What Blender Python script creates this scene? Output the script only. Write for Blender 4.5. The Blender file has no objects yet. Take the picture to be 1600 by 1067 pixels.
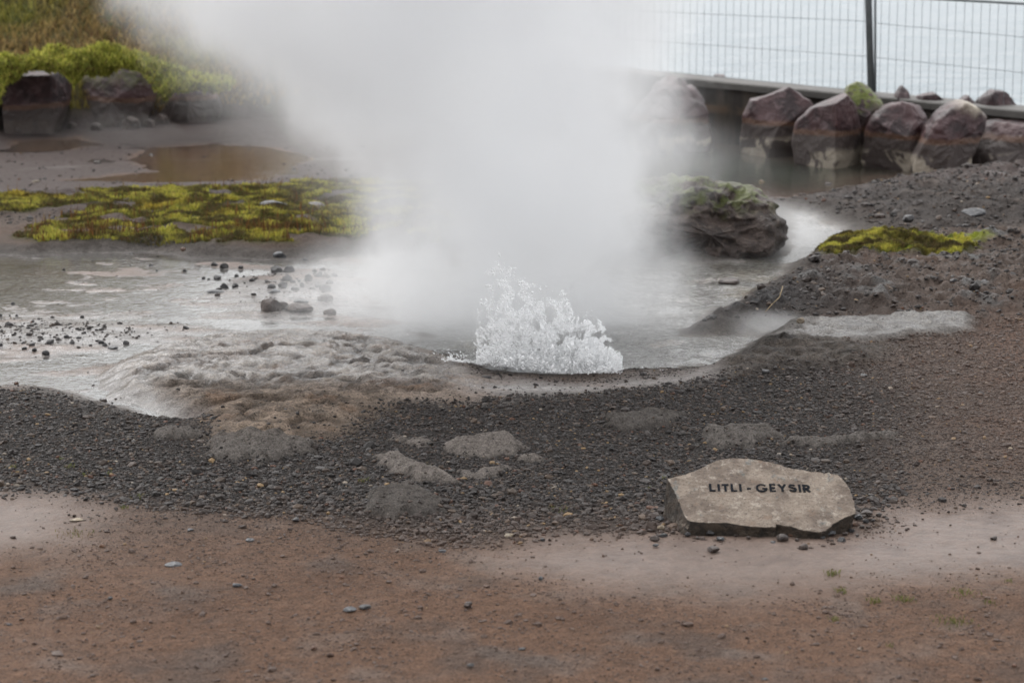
import bpy, bmesh, math, random
import numpy as np
from mathutils import Vector

# ------------------------------------------------------------------ camera, sky, sun, exposure
S = bpy.context.scene
COL = S.collection
FPX, PITCH, CH = 3778.0, math.radians(10.98), 2.0          # photograph: 1600 px wide, 85 mm lens
SP, CP = math.sin(PITCH), math.cos(PITCH)
cam_d = bpy.data.cameras.new('camera'); cam = bpy.data.objects.new('camera', cam_d); COL.objects.link(cam)
cam.location = (0, 0, CH); cam.rotation_euler = (math.pi/2-PITCH, 0, 0)
cam_d.lens = 85; cam_d.sensor_width = 36; cam_d.clip_start = .1; cam_d.clip_end = 20000
cam_d.dof.use_dof = True; cam_d.dof.focus_distance = 8.7; cam_d.dof.aperture_fstop = 4.5
S.camera = cam

SUN_EL, SUN_ROT = math.radians(52), math.radians(-25)
w = bpy.data.worlds.new('World'); S.world = w; w.use_nodes = True
nt = w.node_tree; bg = nt.nodes['Background']
sky = nt.nodes.new('ShaderNodeTexSky'); sky.sky_type = 'NISHITA'; sky.sun_disc = False
sky.sun_elevation = SUN_EL; sky.sun_rotation = SUN_ROT; sky.dust_density = 6; sky.air_density = 1.2
hs = nt.nodes.new('ShaderNodeHueSaturation'); hs.inputs['Saturation'].default_value = .13
cl = nt.nodes.new('ShaderNodeMix'); cl.data_type = 'RGBA'; cl.inputs[0].default_value = .65; cl.inputs[7].default_value = (4.4, 4.5, 4.65, 1)   # an even cloud deck over the sky
nt.links.new(sky.outputs[0], hs.inputs['Color']); nt.links.new(hs.outputs[0], cl.inputs[6]); nt.links.new(cl.outputs[2], bg.inputs[0])
bg.inputs[1].default_value = .15
sd = bpy.data.lights.new('sun', 'SUN'); sun = bpy.data.objects.new('sun', sd); COL.objects.link(sun)
sd.energy = .5; sd.angle = math.radians(70); sd.color = (1, .97, .93)
sdir = Vector((math.sin(SUN_ROT)*math.cos(SUN_EL), math.cos(SUN_ROT)*math.cos(SUN_EL), math.sin(SUN_EL)))
sun.rotation_euler = sdir.to_track_quat('Z', 'Y').to_euler()
S.view_settings.view_transform = 'Standard'; S.view_settings.look = 'None'
S.view_settings.exposure = 1.12; S.view_settings.gamma = 1
S.render.engine = 'CYCLES'
c = S.cycles
c.use_denoising = True; c.max_bounces = 32; c.volume_bounces = 24; c.transparent_max_bounces = 16
c.diffuse_bounces = 8; c.glossy_bounces = 3; c.transmission_bounces = 4
c.volume_step_rate = 1.0; c.volume_max_steps = 256; c.sample_clamp_indirect = 6

# ------------------------------------------------------------------ helpers
rng = np.random.default_rng(7)

def ray(u, v):
    a = (np.asarray(u, float)-800)/FPX; b = -(np.asarray(v, float)-533.5)/FPX
    return a, CP + b*SP, -SP + b*CP                        # direction (x, y, z)
def gp(u, v, z=0.0):                                       # photograph pixel -> point on a level plane
    dx, dy, dz = ray(u, v); t = (z-CH)/dz
    return dx*t, dy*t
def gpoly(pts, z=0.0):
    a = np.array(pts, float); x, y = gp(a[:, 0], a[:, 1], z); return np.stack([x, y], 1)
def at(u, v, D):                                           # pixel -> point at ground distance D
    dx, dy, dz = ray(u, v); t = D/dy
    return np.array([dx*t, D, CH+dz*t])

def _h(ix, iy, iz, s):
    n = (ix*73856093) ^ (iy*19349663) ^ (iz*83492791) ^ (s*2654435 + 12345)
    n = (n ^ (n >> 13)) * 1274126177
    n = n & 0xffffffff
    n = n ^ (n >> 16)
    return (n & 0xffff) / 32767.5 - 1.0
def noise3(x, y, z=0.0, s=0):
    x = np.asarray(x, float); y = np.asarray(y, float); z = np.zeros_like(x)+z
    ix = np.floor(x).astype(np.int64); iy = np.floor(y).astype(np.int64); iz = np.floor(z).astype(np.int64)
    fx, fy, fz = x-ix, y-iy, z-iz
    ux, uy, uz = [f*f*f*(f*(f*6-15)+10) for f in (fx, fy, fz)]
    r = 0
    for dx in (0, 1):
        for dy in (0, 1):
            for dz in (0, 1):
                g = _h(ix+dx, iy+dy, iz+dz, s)*(fx-dx) + _h(ix+dx, iy+dy, iz+dz, s+17)*(fy-dy) + _h(ix+dx, iy+dy, iz+dz, s+31)*(fz-dz)
                r = r + g*(ux if dx else 1-ux)*(uy if dy else 1-uy)*(uz if dz else 1-uz)
    return r*1.25
def fbm(x, y, z=0.0, s=0, o=4, k=2.07, g=.5):
    r = 0; a = 1; t = 0
    for i in range(o):
        f = k**i
        r = r + a*noise3(x*f+i*3.1, y*f-i*7.7, np.asarray(z)*f+i*1.3, s+i); t += a; a *= g
    return r/t*1.4
def ss(a, b, x):
    t = np.clip((x-a)/(b-a), 0, 1); return t*t*(3-2*t)
def sdf(poly, X, Y):                                       # signed distance, negative inside
    d = np.full(X.shape, 1e9); inside = np.zeros(X.shape, bool); n = len(poly)
    for i in range(n):
        ax, ay = poly[i]; bx, by = poly[(i+1) % n]
        ex, ey = bx-ax, by-ay
        t = np.clip(((X-ax)*ex+(Y-ay)*ey)/(ex*ex+ey*ey+1e-12), 0, 1)
        d = np.minimum(d, np.hypot(X-ax-t*ex, Y-ay-t*ey))
        cnd = ((ay > Y) != (by > Y)) & (X < (bx-ax)*(Y-ay)/(by-ay+1e-12)+ax)
        inside ^= cnd
    return np.where(inside, -d, d)

def mesh_np(name, V, F, mat=None, smooth=True, attrs=None, parent=None, uniform=None):
    me = bpy.data.meshes.new(name)
    V = np.ascontiguousarray(V, np.float32)
    me.vertices.add(len(V)); me.vertices.foreach_set('co', V.ravel())
    F = np.asarray(F); k = F.shape[1]
    me.loops.add(F.size); me.loops.foreach_set('vertex_index', F.astype(np.int32).ravel())
    me.polygons.add(len(F)); me.polygons.foreach_set('loop_start', np.arange(0, F.size, k, dtype=np.int32))
    me.polygons.foreach_set('loop_total', np.full(len(F), k, np.int32))
    me.polygons.foreach_set('use_smooth', np.full(len(F), smooth))
    me.update(calc_edges=True)
    for an, A in (attrs or {}).items():
        at_ = me.color_attributes.new(an, 'FLOAT_COLOR', 'POINT')
        A = np.asarray(A, np.float32)
        if A.shape[1] == 3: A = np.concatenate([A, np.ones((len(A), 1), np.float32)], 1)
        at_.data.foreach_set('color', np.ascontiguousarray(A).ravel())
    if mat: me.materials.append(mat)
    o = bpy.data.objects.new(name, me); COL.objects.link(o)
    if parent: o.parent = parent
    return o
def tag(o, label=None, cat=None, group=None, kind=None):
    if label: o['label'] = label
    if cat: o['category'] = cat
    if group: o['group'] = group
    if kind: o['kind'] = kind
    return o
def empty(name, loc=(0, 0, 0)):
    o = bpy.data.objects.new(name, None); COL.objects.link(o); o.location = loc; o.empty_display_size = .1
    return o
def gridF(nx, ny):
    i = np.arange((nx-1)*(ny-1)); r = i//(nx-1); q = i % (nx-1); a = r*nx+q
    return np.stack([a, a+1, a+nx+1, a+nx], 1)

# ------------------------------------------------------------------ node helpers
def newmat(name):
    m = bpy.data.materials.new(name); m.use_nodes = True
    return m, m.node_tree, m.node_tree.nodes['Principled BSDF']
class NG:
    def __init__(s, nt): s.t = nt
    def n(s, ty, **k):
        x = s.t.nodes.new(ty)
        for a, b in k.items(): setattr(x, a, b)
        return x
    def l(s, a, b): s.t.links.new(a, b)
    def put(s, inp, v):
        if isinstance(v, bpy.types.NodeSocket): s.l(v, inp)
        else: inp.default_value = v
    def m(s, op, a, b=0.0, c_=0.0, clamp=False):
        x = s.n('ShaderNodeMath', operation=op, use_clamp=clamp)
        s.put(x.inputs[0], a); s.put(x.inputs[1], b); s.put(x.inputs[2], c_)
        return x.outputs[0]
    def noise(s, vec, scale, det=3, rough=.5, dist=0.0, out='Fac'):
        x = s.n('ShaderNodeTexNoise'); s.l(vec, x.inputs['Vector'])
        x.inputs['Scale'].default_value = scale; x.inputs['Detail'].default_value = det
        x.inputs['Roughness'].default_value = rough; x.inputs['Distortion'].default_value = dist
        return x.outputs[out]
    def mr(s, v, a, b, c_=0.0, d=1.0, smooth=True):
        x = s.n('ShaderNodeMapRange'); x.clamp = True
        if smooth: x.interpolation_type = 'SMOOTHSTEP'
        s.put(x.inputs['Value'], v)
        for i, q in zip((1, 2, 3, 4), (a, b, c_, d)): s.put(x.inputs[i], q)
        return x.outputs[0]
    def mix(s, f, a, b, bt='MIX'):
        x = s.n('ShaderNodeMix', data_type='RGBA', blend_type=bt)
        s.put(x.inputs[0], f)
        for i, q in ((6, a), (7, b)):
            if isinstance(q, tuple) and len(q) == 3: q = q+(1,)
            s.put(x.inputs[i], q)
        return x.outputs[2]
    def attr(s, name, out='Color'):
        x = s.n('ShaderNodeAttribute', attribute_name=name); return x.outputs[out]
    def bump(s, h, strength, dist=.01):
        x = s.n('ShaderNodeBump'); s.put(x.inputs['Strength'], strength); x.inputs['Distance'].default_value = dist
        s.l(h, x.inputs['Height']); return x.outputs[0]
    def pos(s): return s.n('ShaderNodeNewGeometry').outputs['Position']
    def sep(s, v):
        x = s.n('ShaderNodeSeparateXYZ'); s.l(v, x.inputs[0]); return x.outputs

# ------------------------------------------------------------------ the lie of the land
P = {}
P['pool'] = gpoly([(-500, 396), (60, 396), (250, 392), (330, 400), (420, 405), (520, 398), (600, 390), (690, 470), (700, 560), (640, 545),
                   (560, 531), (430, 524), (330, 534), (225, 558), (175, 590), (200, 618), (250, 636), (325, 655), (290, 672), (200, 652),
                   (140, 632), (60, 612), (-500, 600)])
P['basin'] = gpoly([(560, 400), (640, 385), (1030, 395), (1080, 410), (1130, 405), (1205, 400), (1222, 370), (1210, 335), (1230, 323), (1290, 335),
                    (1345, 362), (1420, 380), (1300, 393), (1262, 412), (1225, 440), (1165, 474), (1100, 508), (1085, 522), (1150, 522), (1240, 512),
                    (1190, 540), (1150, 572), (1100, 580), (1060, 585), (900, 589), (750, 585), (705, 572), (660, 540)])
P['back_pool'] = gpoly([(850, 190), (1110, 200), (1300, 240), (1500, 250), (1500, 276), (1440, 280), (1400, 298), (1240, 318), (1100, 302), (850, 320)])
P['puddle'] = gpoly([(210, 245), (235, 232), (330, 225), (430, 232), (480, 250), (420, 282), (170, 285), (100, 282), (250, 268), (215, 255)])
P['puddle2'] = gpoly([(20, 222), (120, 216), (160, 226), (90, 236), (30, 236)])
P['shelf'] = gpoly([(175, 598), (225, 562), (330, 536), (430, 526), (560, 532), (650, 547), (692, 580), (735, 610), (720, 640), (640, 640), (600, 650),
                    (520, 690), (440, 715), (370, 715), (330, 680), (300, 655), (235, 628)])
P['sinter'] = gpoly([(-500, 440), (150, 432), (400, 450), (560, 460), (660, 520), (660, 550), (690, 575), (740, 600), (900, 612), (1060, 600), (1120, 585), (1150, 570),
                     (1160, 590), (1060, 612), (900, 630), (740, 640), (640, 640), (500, 640), (420, 640), (330, 655), (200, 655), (60, 620), (-500, 605)])
P['moss'] = gpoly([(-400, 325), (0, 318), (130, 312), (280, 297), (420, 287), (520, 283), (680, 288), (760, 380), (620, 392), (560, 388), (470, 394), (330, 396),
                   (200, 392), (60, 392), (25, 380), (60, 362), (140, 350), (80, 343), (-400, 350)])
P['moss_r'] = gpoly([(1272, 412), (1290, 402), (1350, 396), (1430, 400), (1492, 408), (1520, 422), (1490, 430), (1420, 428), (1360, 424), (1290, 428)])
P['moss_r2'] = gpoly([(1262, 404), (1310, 391), (1370, 386), (1405, 390), (1350, 396), (1290, 402)])
P['moss_r3'] = gpoly([(1500, 404), (1520, 400), (1558, 403), (1560, 407), (1530, 409)])
P['bank_r'] = gpoly([(1110, 509), (1165, 476), (1222, 444), (1262, 414), (1300, 394), (1420, 382), (1800, 372), (1800, 524), (1520, 518), (1240, 513), (1150, 522), (1090, 521)])
P['slab_r'] = gpoly([(1172, 562), (1200, 534), (1240, 518), (1330, 520), (1420, 516), (1515, 520), (1520, 532), (1400, 545), (1300, 560), (1230, 566)])
P['rim_r'] = gpoly([(1120, 590), (1172, 556), (1250, 560), (1400, 556), (1370, 578), (1260, 590), (1150, 604)])
P['far_r'] = gpoly([(1235, 322), (1340, 304), (1440, 284), (1560, 276), (1900, 262), (1900, 376), (1420, 379), (1350, 362), (1300, 340)])
P['hill'] = gpoly([(-1500, 200), (-100, 203), (0, 206), (110, 206), (300, 196), (520, 184), (700, 160), (720, 100), (600, 20), (-1500, 20)])
P['mud1'] = gpoly([(-400, 790), (30, 782), (100, 790), (150, 822), (110, 870), (-400, 900)])
P['mud2'] = gpoly([(770, 880), (860, 858), (1000, 845), (1060, 838), (1340, 846), (1370, 820), (1430, 808), (1900, 790), (1900, 900), (1420, 925), (1120, 950), (900, 930), (780, 905)])
P['gravel'] = gpoly([(-600, 605), (60, 612), (200, 650), (330, 668), (420, 690), (560, 650), (740, 625), (900, 622), (1060, 608), (1200, 590), (1330, 575), (1420, 640),
                     (1380, 720), (1360, 800), (1300, 830), (1060, 835), (860, 858), (700, 860), (560, 835), (400, 815), (200, 800), (100, 785), (-600, 770)])
OUT = [[(585, 728), (622, 722), (655, 742), (700, 758), (712, 768), (650, 768), (612, 755)],
       [(694, 716), (712, 704), (760, 700), (800, 700), (822, 712), (815, 726), (760, 728), (705, 724)],
       [(805, 728), (850, 732), (845, 740), (812, 738)], [(624, 706), (662, 703), (655, 712), (622, 713)], [(602, 702), (626, 702), (622, 710), (604, 710)],
       [(748, 756), (760, 748), (800, 746), (795, 754), (768, 764)], [(716, 750), (745, 752), (730, 758)],
       [(940, 668), (1000, 654), (1062, 660), (1050, 678), (985, 686), (950, 682)],
       [(1092, 690), (1200, 686), (1222, 700), (1180, 716), (1108, 716)], [(1225, 706), (1300, 700), (1400, 690), (1390, 700), (1290, 712), (1220, 714)],
       [(320, 712), (380, 700), (500, 708), (485, 724), (400, 745), (340, 730)], [(235, 690), (300, 688), (320, 700), (250, 706)],
       [(570, 790), (640, 776), (690, 800), (690, 822), (620, 832), (575, 815)]]
OUTP = [gpoly(p) for p in OUT]
VENT = gp(855, 572)
ISL = gp(1120, 392)

def land(X, Y, full=True):
    """height, colour, parameters (roughness, bump, wetness) of the ground at X, Y"""
    wx = X + .05*fbm(X*3.1, Y*3.1, 1.0, 5, 3) + .02*fbm(X*13, Y*13, 0, 9, 3)
    wy = Y + .11*fbm(X*2.7, Y*2.7, 4.0, 15, 3) + .04*fbm(X*11, Y*11, 2, 19, 3)
    d = {k: sdf(p, wx, wy) for k, p in P.items()}
    n1 = fbm(X*1.3, Y*1.3, 0, 41, 4); n2 = fbm(X*5, Y*5, 0, 42, 4); n3 = fbm(X*19, Y*19, 0, 43, 3); n4 = fbm(X*60, Y*60, 0, 47, 2)
    rid = 1-np.abs(fbm(X*4.2, Y*5.5, 0, 44, 4))*2
    H = .035 + .010*n1 + .006*n2 + .003*n3
    H = H + .02*ss(9.5, 5.5, Y)*0
    H += .05*ss(14.5, 17.5, Y)*ss(0, -2.5, X)*0
    def m(k, w_=.1, o=0.0): return 1-ss(-w_*.5+o, w_*.5+o, d[k])
    gr = ss(-.25, .35, n2)
    # shelf of layered sinter
    a = m('shelf', .35); fz = ss(gp(430, 525)[1], gp(430, 590)[1], Y-.25*ss(-.7, -.2, X)); steps = (.016+.030*fz)+.016*n1+.016*n2; q = steps/.011; steps = (np.floor(q)+ss(.55, 1, q-np.floor(q)))*.011
    crack = 1-np.abs(fbm(X*3.6+Y*1.2, Y*4.4-X*.8, 0, 62, 4))*5; crack = np.clip(crack, 0, 1)**2
    led = fbm(X*2.2, Y*3.2, 0, 63, 3); sv = Y+.35*X; stra = fbm(X*4-Y, sv*11, 0, 65, 4)
    H = H + a*(steps*.7 + .010*stra + .008*n3 - .012*crack*ss(-.2, .3, n2) - .018*ss(.02, .10, led)*ss(.4, .1, led)+.016*fbm(X*24, Y*30, 0, 64, 3)*ss(-.4, .3, n2))
    OD = [sdf(op, wx, wy)+.035*n3+.03*n2 for op in OUTP]
    for dd in OD: H = H + .026*(1-ss(-.03, .012, dd))*(1+.9*n3+.5*n2)
    a = m('moss', .22, .02); cush = fbm(X*6.5, Y*6.5, 0, 51, 2)
    H = H + a*(.03+.035*np.clip(cush, -.5, 1)+.02*n1)
    for k in ('moss_r', 'moss_r2', 'moss_r3'):
        a = m(k, .16); H = H + a*(.015+.015*fbm(X*9, Y*9, 0, 53, 2))
    a = m('bank_r', .45, -.06); H = H + a*(.055+.045*n2+.04*fbm(X*11, Y*11, 0, 54, 3)+.03*rid+.02*fbm(X*30, Y*30, 0, 55, 2))
    a = m('slab_r', .12); lay = .045+.03*n2+.02*n1; q = lay/.012; lay = (np.floor(q)+ss(.5, 1, q-np.floor(q)))*.012; H = H + a*(lay+.012*fbm(X*16, Y*22, 0, 56, 3))
    a = m('rim_r', .2); H = H + a*(.018+.028*rid+.018*fbm(X*16, Y*24, 0, 57, 3))
    a = m('far_r', .9, -.2); H = H + a*(.11+.05*n1+.04*n2+.03*fbm(X*9, Y*9, 0, 58, 3))
    a = ss(0, 5, -d['hill']); a0 = 1-ss(-.35, .1, d['hill'])
    H = H + a0*.34 + a*2.6*(1+.1*n1) + a0*(.06*n2+.05*fbm(X*4, Y*4, 0, 66, 3))
    # flats behind the moss bank
    flat = ss(14.2, 15.2, Y)*ss(19, 18, Y)*(X < 4.5); fl = flat*ss(14.9, 15.4, Y)*ss(.2, -.4, X)*ss(0, .15, d['hill']); H = H*(1-fl)+fl*(.006+.016*fbm(X*1.6, Y*1.9, 0, 68, 4)+.002*n3)
    # hollows that hold water (level 0)
    wp = m('pool', .16, -.02)
    streak = fbm(X*2.2, Y*4.5, 0, 71, 4)
    hp = -.003+.016*streak+.004*n3+.004*n2
    hp = np.where(d['pool'] < 0, hp + .022*np.exp(-(((X-gp(60, 520)[0])/.55)**2+((Y-gp(60, 522)[1])/.35)**2)), hp)
    hp = hp + .02*np.exp(-(((X-gp(465, 455)[0])/.3)**2+((Y-gp(465, 455)[1])/.6)**2))
    H = H*(1-wp)+wp*hp
    wb = m('basin', .26, -.02); hb = -.008+.022*fbm(X*2.5, Y*3.5, 0, 73, 4)+.006*n3
    hb = hb - .08*np.exp(-(((X-VENT[0])/.24)**2+((Y-VENT[1]-.35)/.25)**2)*1.6)
    H = H*(1-wb)+wb*hb
    wk = m('back_pool', .5, -.1); H = H*(1-wk)+wk*(-.03-.12*ss(0, -1.2, d['back_pool']))
    for k in ('puddle', 'puddle2'):
        a = m(k, .3, -.03); H = H*(1-a)+a*(-.014+.004*n2)
    # seaward side of the wall falls to the sea
    drop = ss(0, 6, Y-(18.9-.28*(X-.9)))*ss(-2.0, .5, X); H = H-3.2*drop
    H = np.where(Y > 23, H-3*ss(23, 40, Y)*ss(-12, 0, X-.2*Y*0), H)
    H = H + .0*X
    if not full: return H
    # ---- colour
    def cb(C, w_, c_):
        w_ = np.clip(w_, 0, 1)[:, None]; return C*(1-w_)+np.array(c_)*w_
    N = len(X)
    C = np.tile(np.array((.105, .080, .067)), (N, 1))      # grey brown soil
    R = np.full(N, .62); B = np.full(N, .8); W = np.zeros(N)
    red = ss(8.1, 6.3, Y+.35*n1)
    C = cb(C, red, (.142, .085, .058)); C = cb(C, red*ss(.0, .5, n2)*.6, (.155, .125, .108)); C = cb(C, red*ss(.05, .45, fbm(X*3, Y*3, 0, 90, 4))*.6, (.085, .070, .062)); C = cb(C, ss(.1, .5, fbm(X*.9, Y*1.5, 0, 85, 3))*.6, (.100, .056, .036)); R = R-.12*ss(.1, .5, fbm(X*.9, Y*1.5, 0, 85, 3))
    a = ss(.2, .9, (X-.9)/2.2)*ss(11.3, 9.6, Y)*ss(6.2, 7.6, Y); C = cb(C, a*ss(-.35, .25, n1+.4*n2)*.8, (.165, .076, .046))
    C = cb(C, m('gravel', .35)*ss(-.6, .1, .6-.5*red+.3*n2), (.036, .032, .030))
    a = m('mud1', .45)+m('mud2', .5); a = np.clip(a, 0, 1)
    C = cb(C, a, (.138, .102, .084)); C = cb(C, a*ss(.05, .5, fbm(X*5, Y*7, 0, 89, 4))*.55, (.085, .060, .050)); R = R*(1-a)+.40*a; B = B*(1-.72*a); W = np.maximum(W, a*.35)
    a2 = ss(.1, .5, n1+.3*n2)*ss(8.0, 6.6, Y)*.5; R = R-.15*a2
    back = ss(13.6, 14.6, Y); C = cb(C, back, (.062, .049, .046)); R = R-.1*back
    a = m('far_r', .6); C = cb(C, a, (.060, .052, .048)); C = cb(C, a*ss(.1, .5, n2), (.10, .083, .073))
    flatm = flat*(d['hill'] > 0); C = cb(C, flatm*.8, (.070, .054, .050)); R = R*(1-flatm*.22); B = B*(1-.4*flatm)
    a = m('sinter', .35); C = cb(C, a, (.36, .33, .31)); C = cb(C, a*ss(.05, .45, streak)*.8, (.25, .185, .15))
    C = cb(C, a*ss(.1, .5, n2)*.5, (.08, .072, .066)); R = R*(1-a)+.27*a; B = B*(1-a)+.9*a
    a = m('shelf', .3); fr = ss(gp(400, 600)[1], gp(400, 655)[1], Y+.2*n2+.1*n1)
    C = cb(C, a*(1-fr), (.50, .44, .39)); C = cb(C, a*fr, (.36, .275, .21)); C = cb(C, a*fr*ss(.05, .5, n2)*.7, (.17, .148, .130)); C = cb(C, a*(1-fr)*ss(.0, .5, n1+.6*n2)*.8, (.29, .22, .18)); C = cb(C, a*ss(.1, .4, stra)*.6, (.14, .11, .09)); C = cb(C, a*ss(.15, .45, -stra)*.5, (.34, .25, .19))
    C = cb(C, a*ss(.12, .4, fbm(X*5, Y*6, 0, 91, 4))*.8, (.24, .155, .105)); C = cb(C, a*crack*.7, (.06, .048, .04)); C = cb(C, a*ss(.18, .5, fbm(X*17, Y*22, 0, 84, 3))*.4, (.15, .115, .092)); C = cb(C, a*ss(.02, .10, led)*ss(.4, .1, led)*.7, (.07, .055, .045)); R = R*(1-a)+a*(.24+.30*fr); B = B*(1-a)+1.4*a
    for i, op in enumerate(OUTP):
        dd = OD[i]; a = (1-ss(-.012, .012, dd))*(.55 if i in (7, 12) else .9)
        C = cb(C, a, (.25, .218, .195) if i < 7 else (.18, .16, .145)); B = B*(1-a)+1.3*a; C = cb(C, a*ss(.1, .4, n3)*.5, (.08, .07, .062))
    for k, cc in (('moss', (.07, .075, .018)), ('moss_r', (.10, .12, .015)), ('moss_r2', (.10, .11, .02)), ('moss_r3', (.16, .18, .02))):
        a = m(k, .1)
        if k == 'moss': a = a*ss(-.08, .06, fbm(X*2.4, Y*3.2, 0, 93, 3)+.12)
        C = cb(C, a, cc); C = cb(C, a*ss(0, .5, n2), (.055, .06, .012)); C = cb(C, a*ss(.25, .55, fbm(X*4, Y*4, 0, 95, 3)), (.10, .06, .02)); R = R*(1-a)+.9*a
    a = m('bank_r', .3)*(1-m('moss_r', .1)); C = cb(C, a*ss(.2, -.9, (X-gp(1420, 460)[0])), (.030, .029, .030)); C = cb(C, a*ss(.1, .5, n2), (.062, .058, .055))
    R = R*(1-a)+a*(.42-.1*ss(0, .4, n2))
    a = m('slab_r', .09); C = cb(C, a, (.27, .25, .232)); C = cb(C, a*ss(.1, .5, n2), (.15, .137, .126)); C = cb(C, a*ss(.1, .4, fbm(X*14, Y*20, 0, 98, 3))*.7, (.11, .095, .085)); R = R*(1-a)+.31*a; B = B*(1-a)+1.3*a
    a = m('rim_r', .16); C = cb(C, a, (.125, .105, .09)); C = cb(C, a*ss(.05, .4, n2), (.048, .043, .040)); C = cb(C, a*ss(.05, .35, fbm(X*12, Y*18, 0, 99, 3))*.7, (.06, .048, .04)); R = R*(1-a)+.42*a; B = B*(1-a)+1.3*a
    a = m('pool', .1)*.85; C = cb(C, a, (.28, .262, .25)); C = cb(C, a*ss(.05, .35, streak), (.26, .20, .17)); C = cb(C, a*ss(.1, .4, fbm(X*4, Y*9, 0, 88, 4))*.7, (.13, .105, .092)); C = cb(C, a*ss(.25, .5, n2), (.16, .145, .135)); R = R*(1-a)+.29*a; B = B*(1-a)+.8*a
    a = m('basin', .12)*.9; C = cb(C, a, (.33, .31, .29)); C = cb(C, a*ss(.05, .4, fbm(X*4, Y*9, 0, 86, 4))*.6, (.16, .135, .115)); C = cb(C, a*ss(.0, .4, n2), (.20, .175, .15)); C = cb(C, a*ss(.15, .5, n1), (.32, .27, .20)); R = R*(1-a)+.25*a
    a = m('back_pool', .4); C = cb(C, a, (.16, .115, .09)); C = cb(C, a*ss(-.2, -.9, d['back_pool']), (.075, .082, .066))  # greenish bed away from shore: water tint plus surface reflection painted in
    for k in ('puddle', 'puddle2'):
        a = m(k, .2); C = cb(C, a, (.17, .105, .07))
    hz = 1-ss(-.3, 0, d['hill']); hn = fbm(X*2.2, Y*2.2, 0, 97, 4)
    C = cb(C, hz, (.115, .085, .042)); C = cb(C, hz*ss(-.1, .3, hn), (.085, .09, .028)); C = cb(C, hz*ss(.0, .5, n2), (.07, .05, .03)); R = np.where(hz > .5, .9, R)
    sh = ss(-.008, .003, H)*ss(.16, .02, np.abs(np.minimum(d['pool'], d['basin'])))*(d['shelf'] > .05)*ss(-.06, .03, d['sinter']); C = cb(C, sh*.85, (.075, .066, .060)); R = R*(1-sh)+.62*sh
    C = C*(1+.22*n3+.16*n4)[:, None]*(1+.12*n1)[:, None]
    W = np.maximum(W, ss(.38, .25, R))
    return H, np.clip(C, .005, .9), np.stack([np.clip(R, .08, 1), B, W, np.ones(N)], 1)

xs = np.concatenate([-np.geomspace(80, 4.4, 26)[:-1], np.arange(-4.4, 5.2, .0135), np.geomspace(5.2, 80, 26)])
ys = [-12, -6, -2, 1, 3, 4.2]; y = 5.0
while y < 19.6: ys.append(y); y += .0016*y+.0012
ys = np.array(ys + list(np.geomspace(19.7, 60, 40)))
NX, NY = len(xs), len(ys)
GX, GY = np.meshgrid(xs, ys); fx, fy = GX.ravel(), GY.ravel()
H, GC, GPm = land(fx, fy)

m, t, b = newmat('ground'); g = NG(t)
pos = g.pos(); col = g.attr('col'); prm = g.n('ShaderNodeSeparateColor'); g.l(g.attr('prm'), prm.inputs[0])
f1 = g.noise(pos, 130, 4, .65); f2 = g.noise(pos, 420, 2, .6); f3 = g.noise(pos, 34, 4, .6, .4)
con = g.m('MULTIPLY', prm.outputs[1], 1.0)
vv = g.m('ADD', g.m('MULTIPLY', g.m('SUBTRACT', f1, .5), 1.5), g.m('MULTIPLY', g.m('SUBTRACT', f2, .5), 1.2))
vv = g.m('ADD', vv, g.m('MULTIPLY', g.m('SUBTRACT', f3, .5), .9))
val = g.m('ADD', g.m('MULTIPLY', vv, g.m('ADD', g.m('MULTIPLY', con, 1.25), .3)), 1.0)
hv = g.n('ShaderNodeHueSaturation'); g.l(col, hv.inputs['Color']); g.l(val, hv.inputs['Value'])
cc = g.mix(g.m('MULTIPLY', g.mr(f2, .64, .72), g.m('MULTIPLY', con, .5)), hv.outputs[0], (.33, .22, .14))
g.l(cc, b.inputs['Base Color'])
g.l(g.m('ADD', prm.outputs[0], g.m('MULTIPLY', g.m('SUBTRACT', f3, .5), .35), clamp=True), b.inputs['Roughness'])
hh = g.m('ADD', g.m('MULTIPLY', f1, .8), g.m('ADD', g.m('MULTIPLY', f2, .3), g.m('MULTIPLY', f3, 1.2)))
g.l(g.bump(hh, g.m('ADD', g.m('MULTIPLY', prm.outputs[1], .9), .15), .022), b.inputs['Normal'])
g.l(g.m('MULTIPLY', g.mr(prm.outputs[2], .25, 1.0), g.mr(f3, .25, .62, .8, .15)), b.inputs['Coat Weight']); b.inputs['Coat Roughness'].default_value = .16; b.inputs['Coat IOR'].default_value = 1.4
g.l(g.m('ADD', g.m('MULTIPLY', prm.outputs[2], .30), .04), b.inputs['Specular IOR Level'])
MG = m
o = mesh_np('ground', np.stack([fx, fy, H], 1), gridF(NX, NY), MG, True, {'col': GC, 'prm': GPm}); tag(o, kind='structure')
Hg = H.reshape(NY, NX)
def hat(X, Y):
    X = np.asarray(X, float); Y = np.asarray(Y, float)
    i = np.clip(np.searchsorted(xs, X)-1, 0, NX-2); j = np.clip(np.searchsorted(ys, Y)-1, 0, NY-2)
    a = np.clip((X-xs[i])/(xs[i+1]-xs[i]), 0, 1); b_ = np.clip((Y-ys[j])/(ys[j+1]-ys[j]), 0, 1)
    return (Hg[j, i]*(1-a)+Hg[j, i+1]*a)*(1-b_)+(Hg[j+1, i]*(1-a)+Hg[j+1, i+1]*a)*b_

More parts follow.
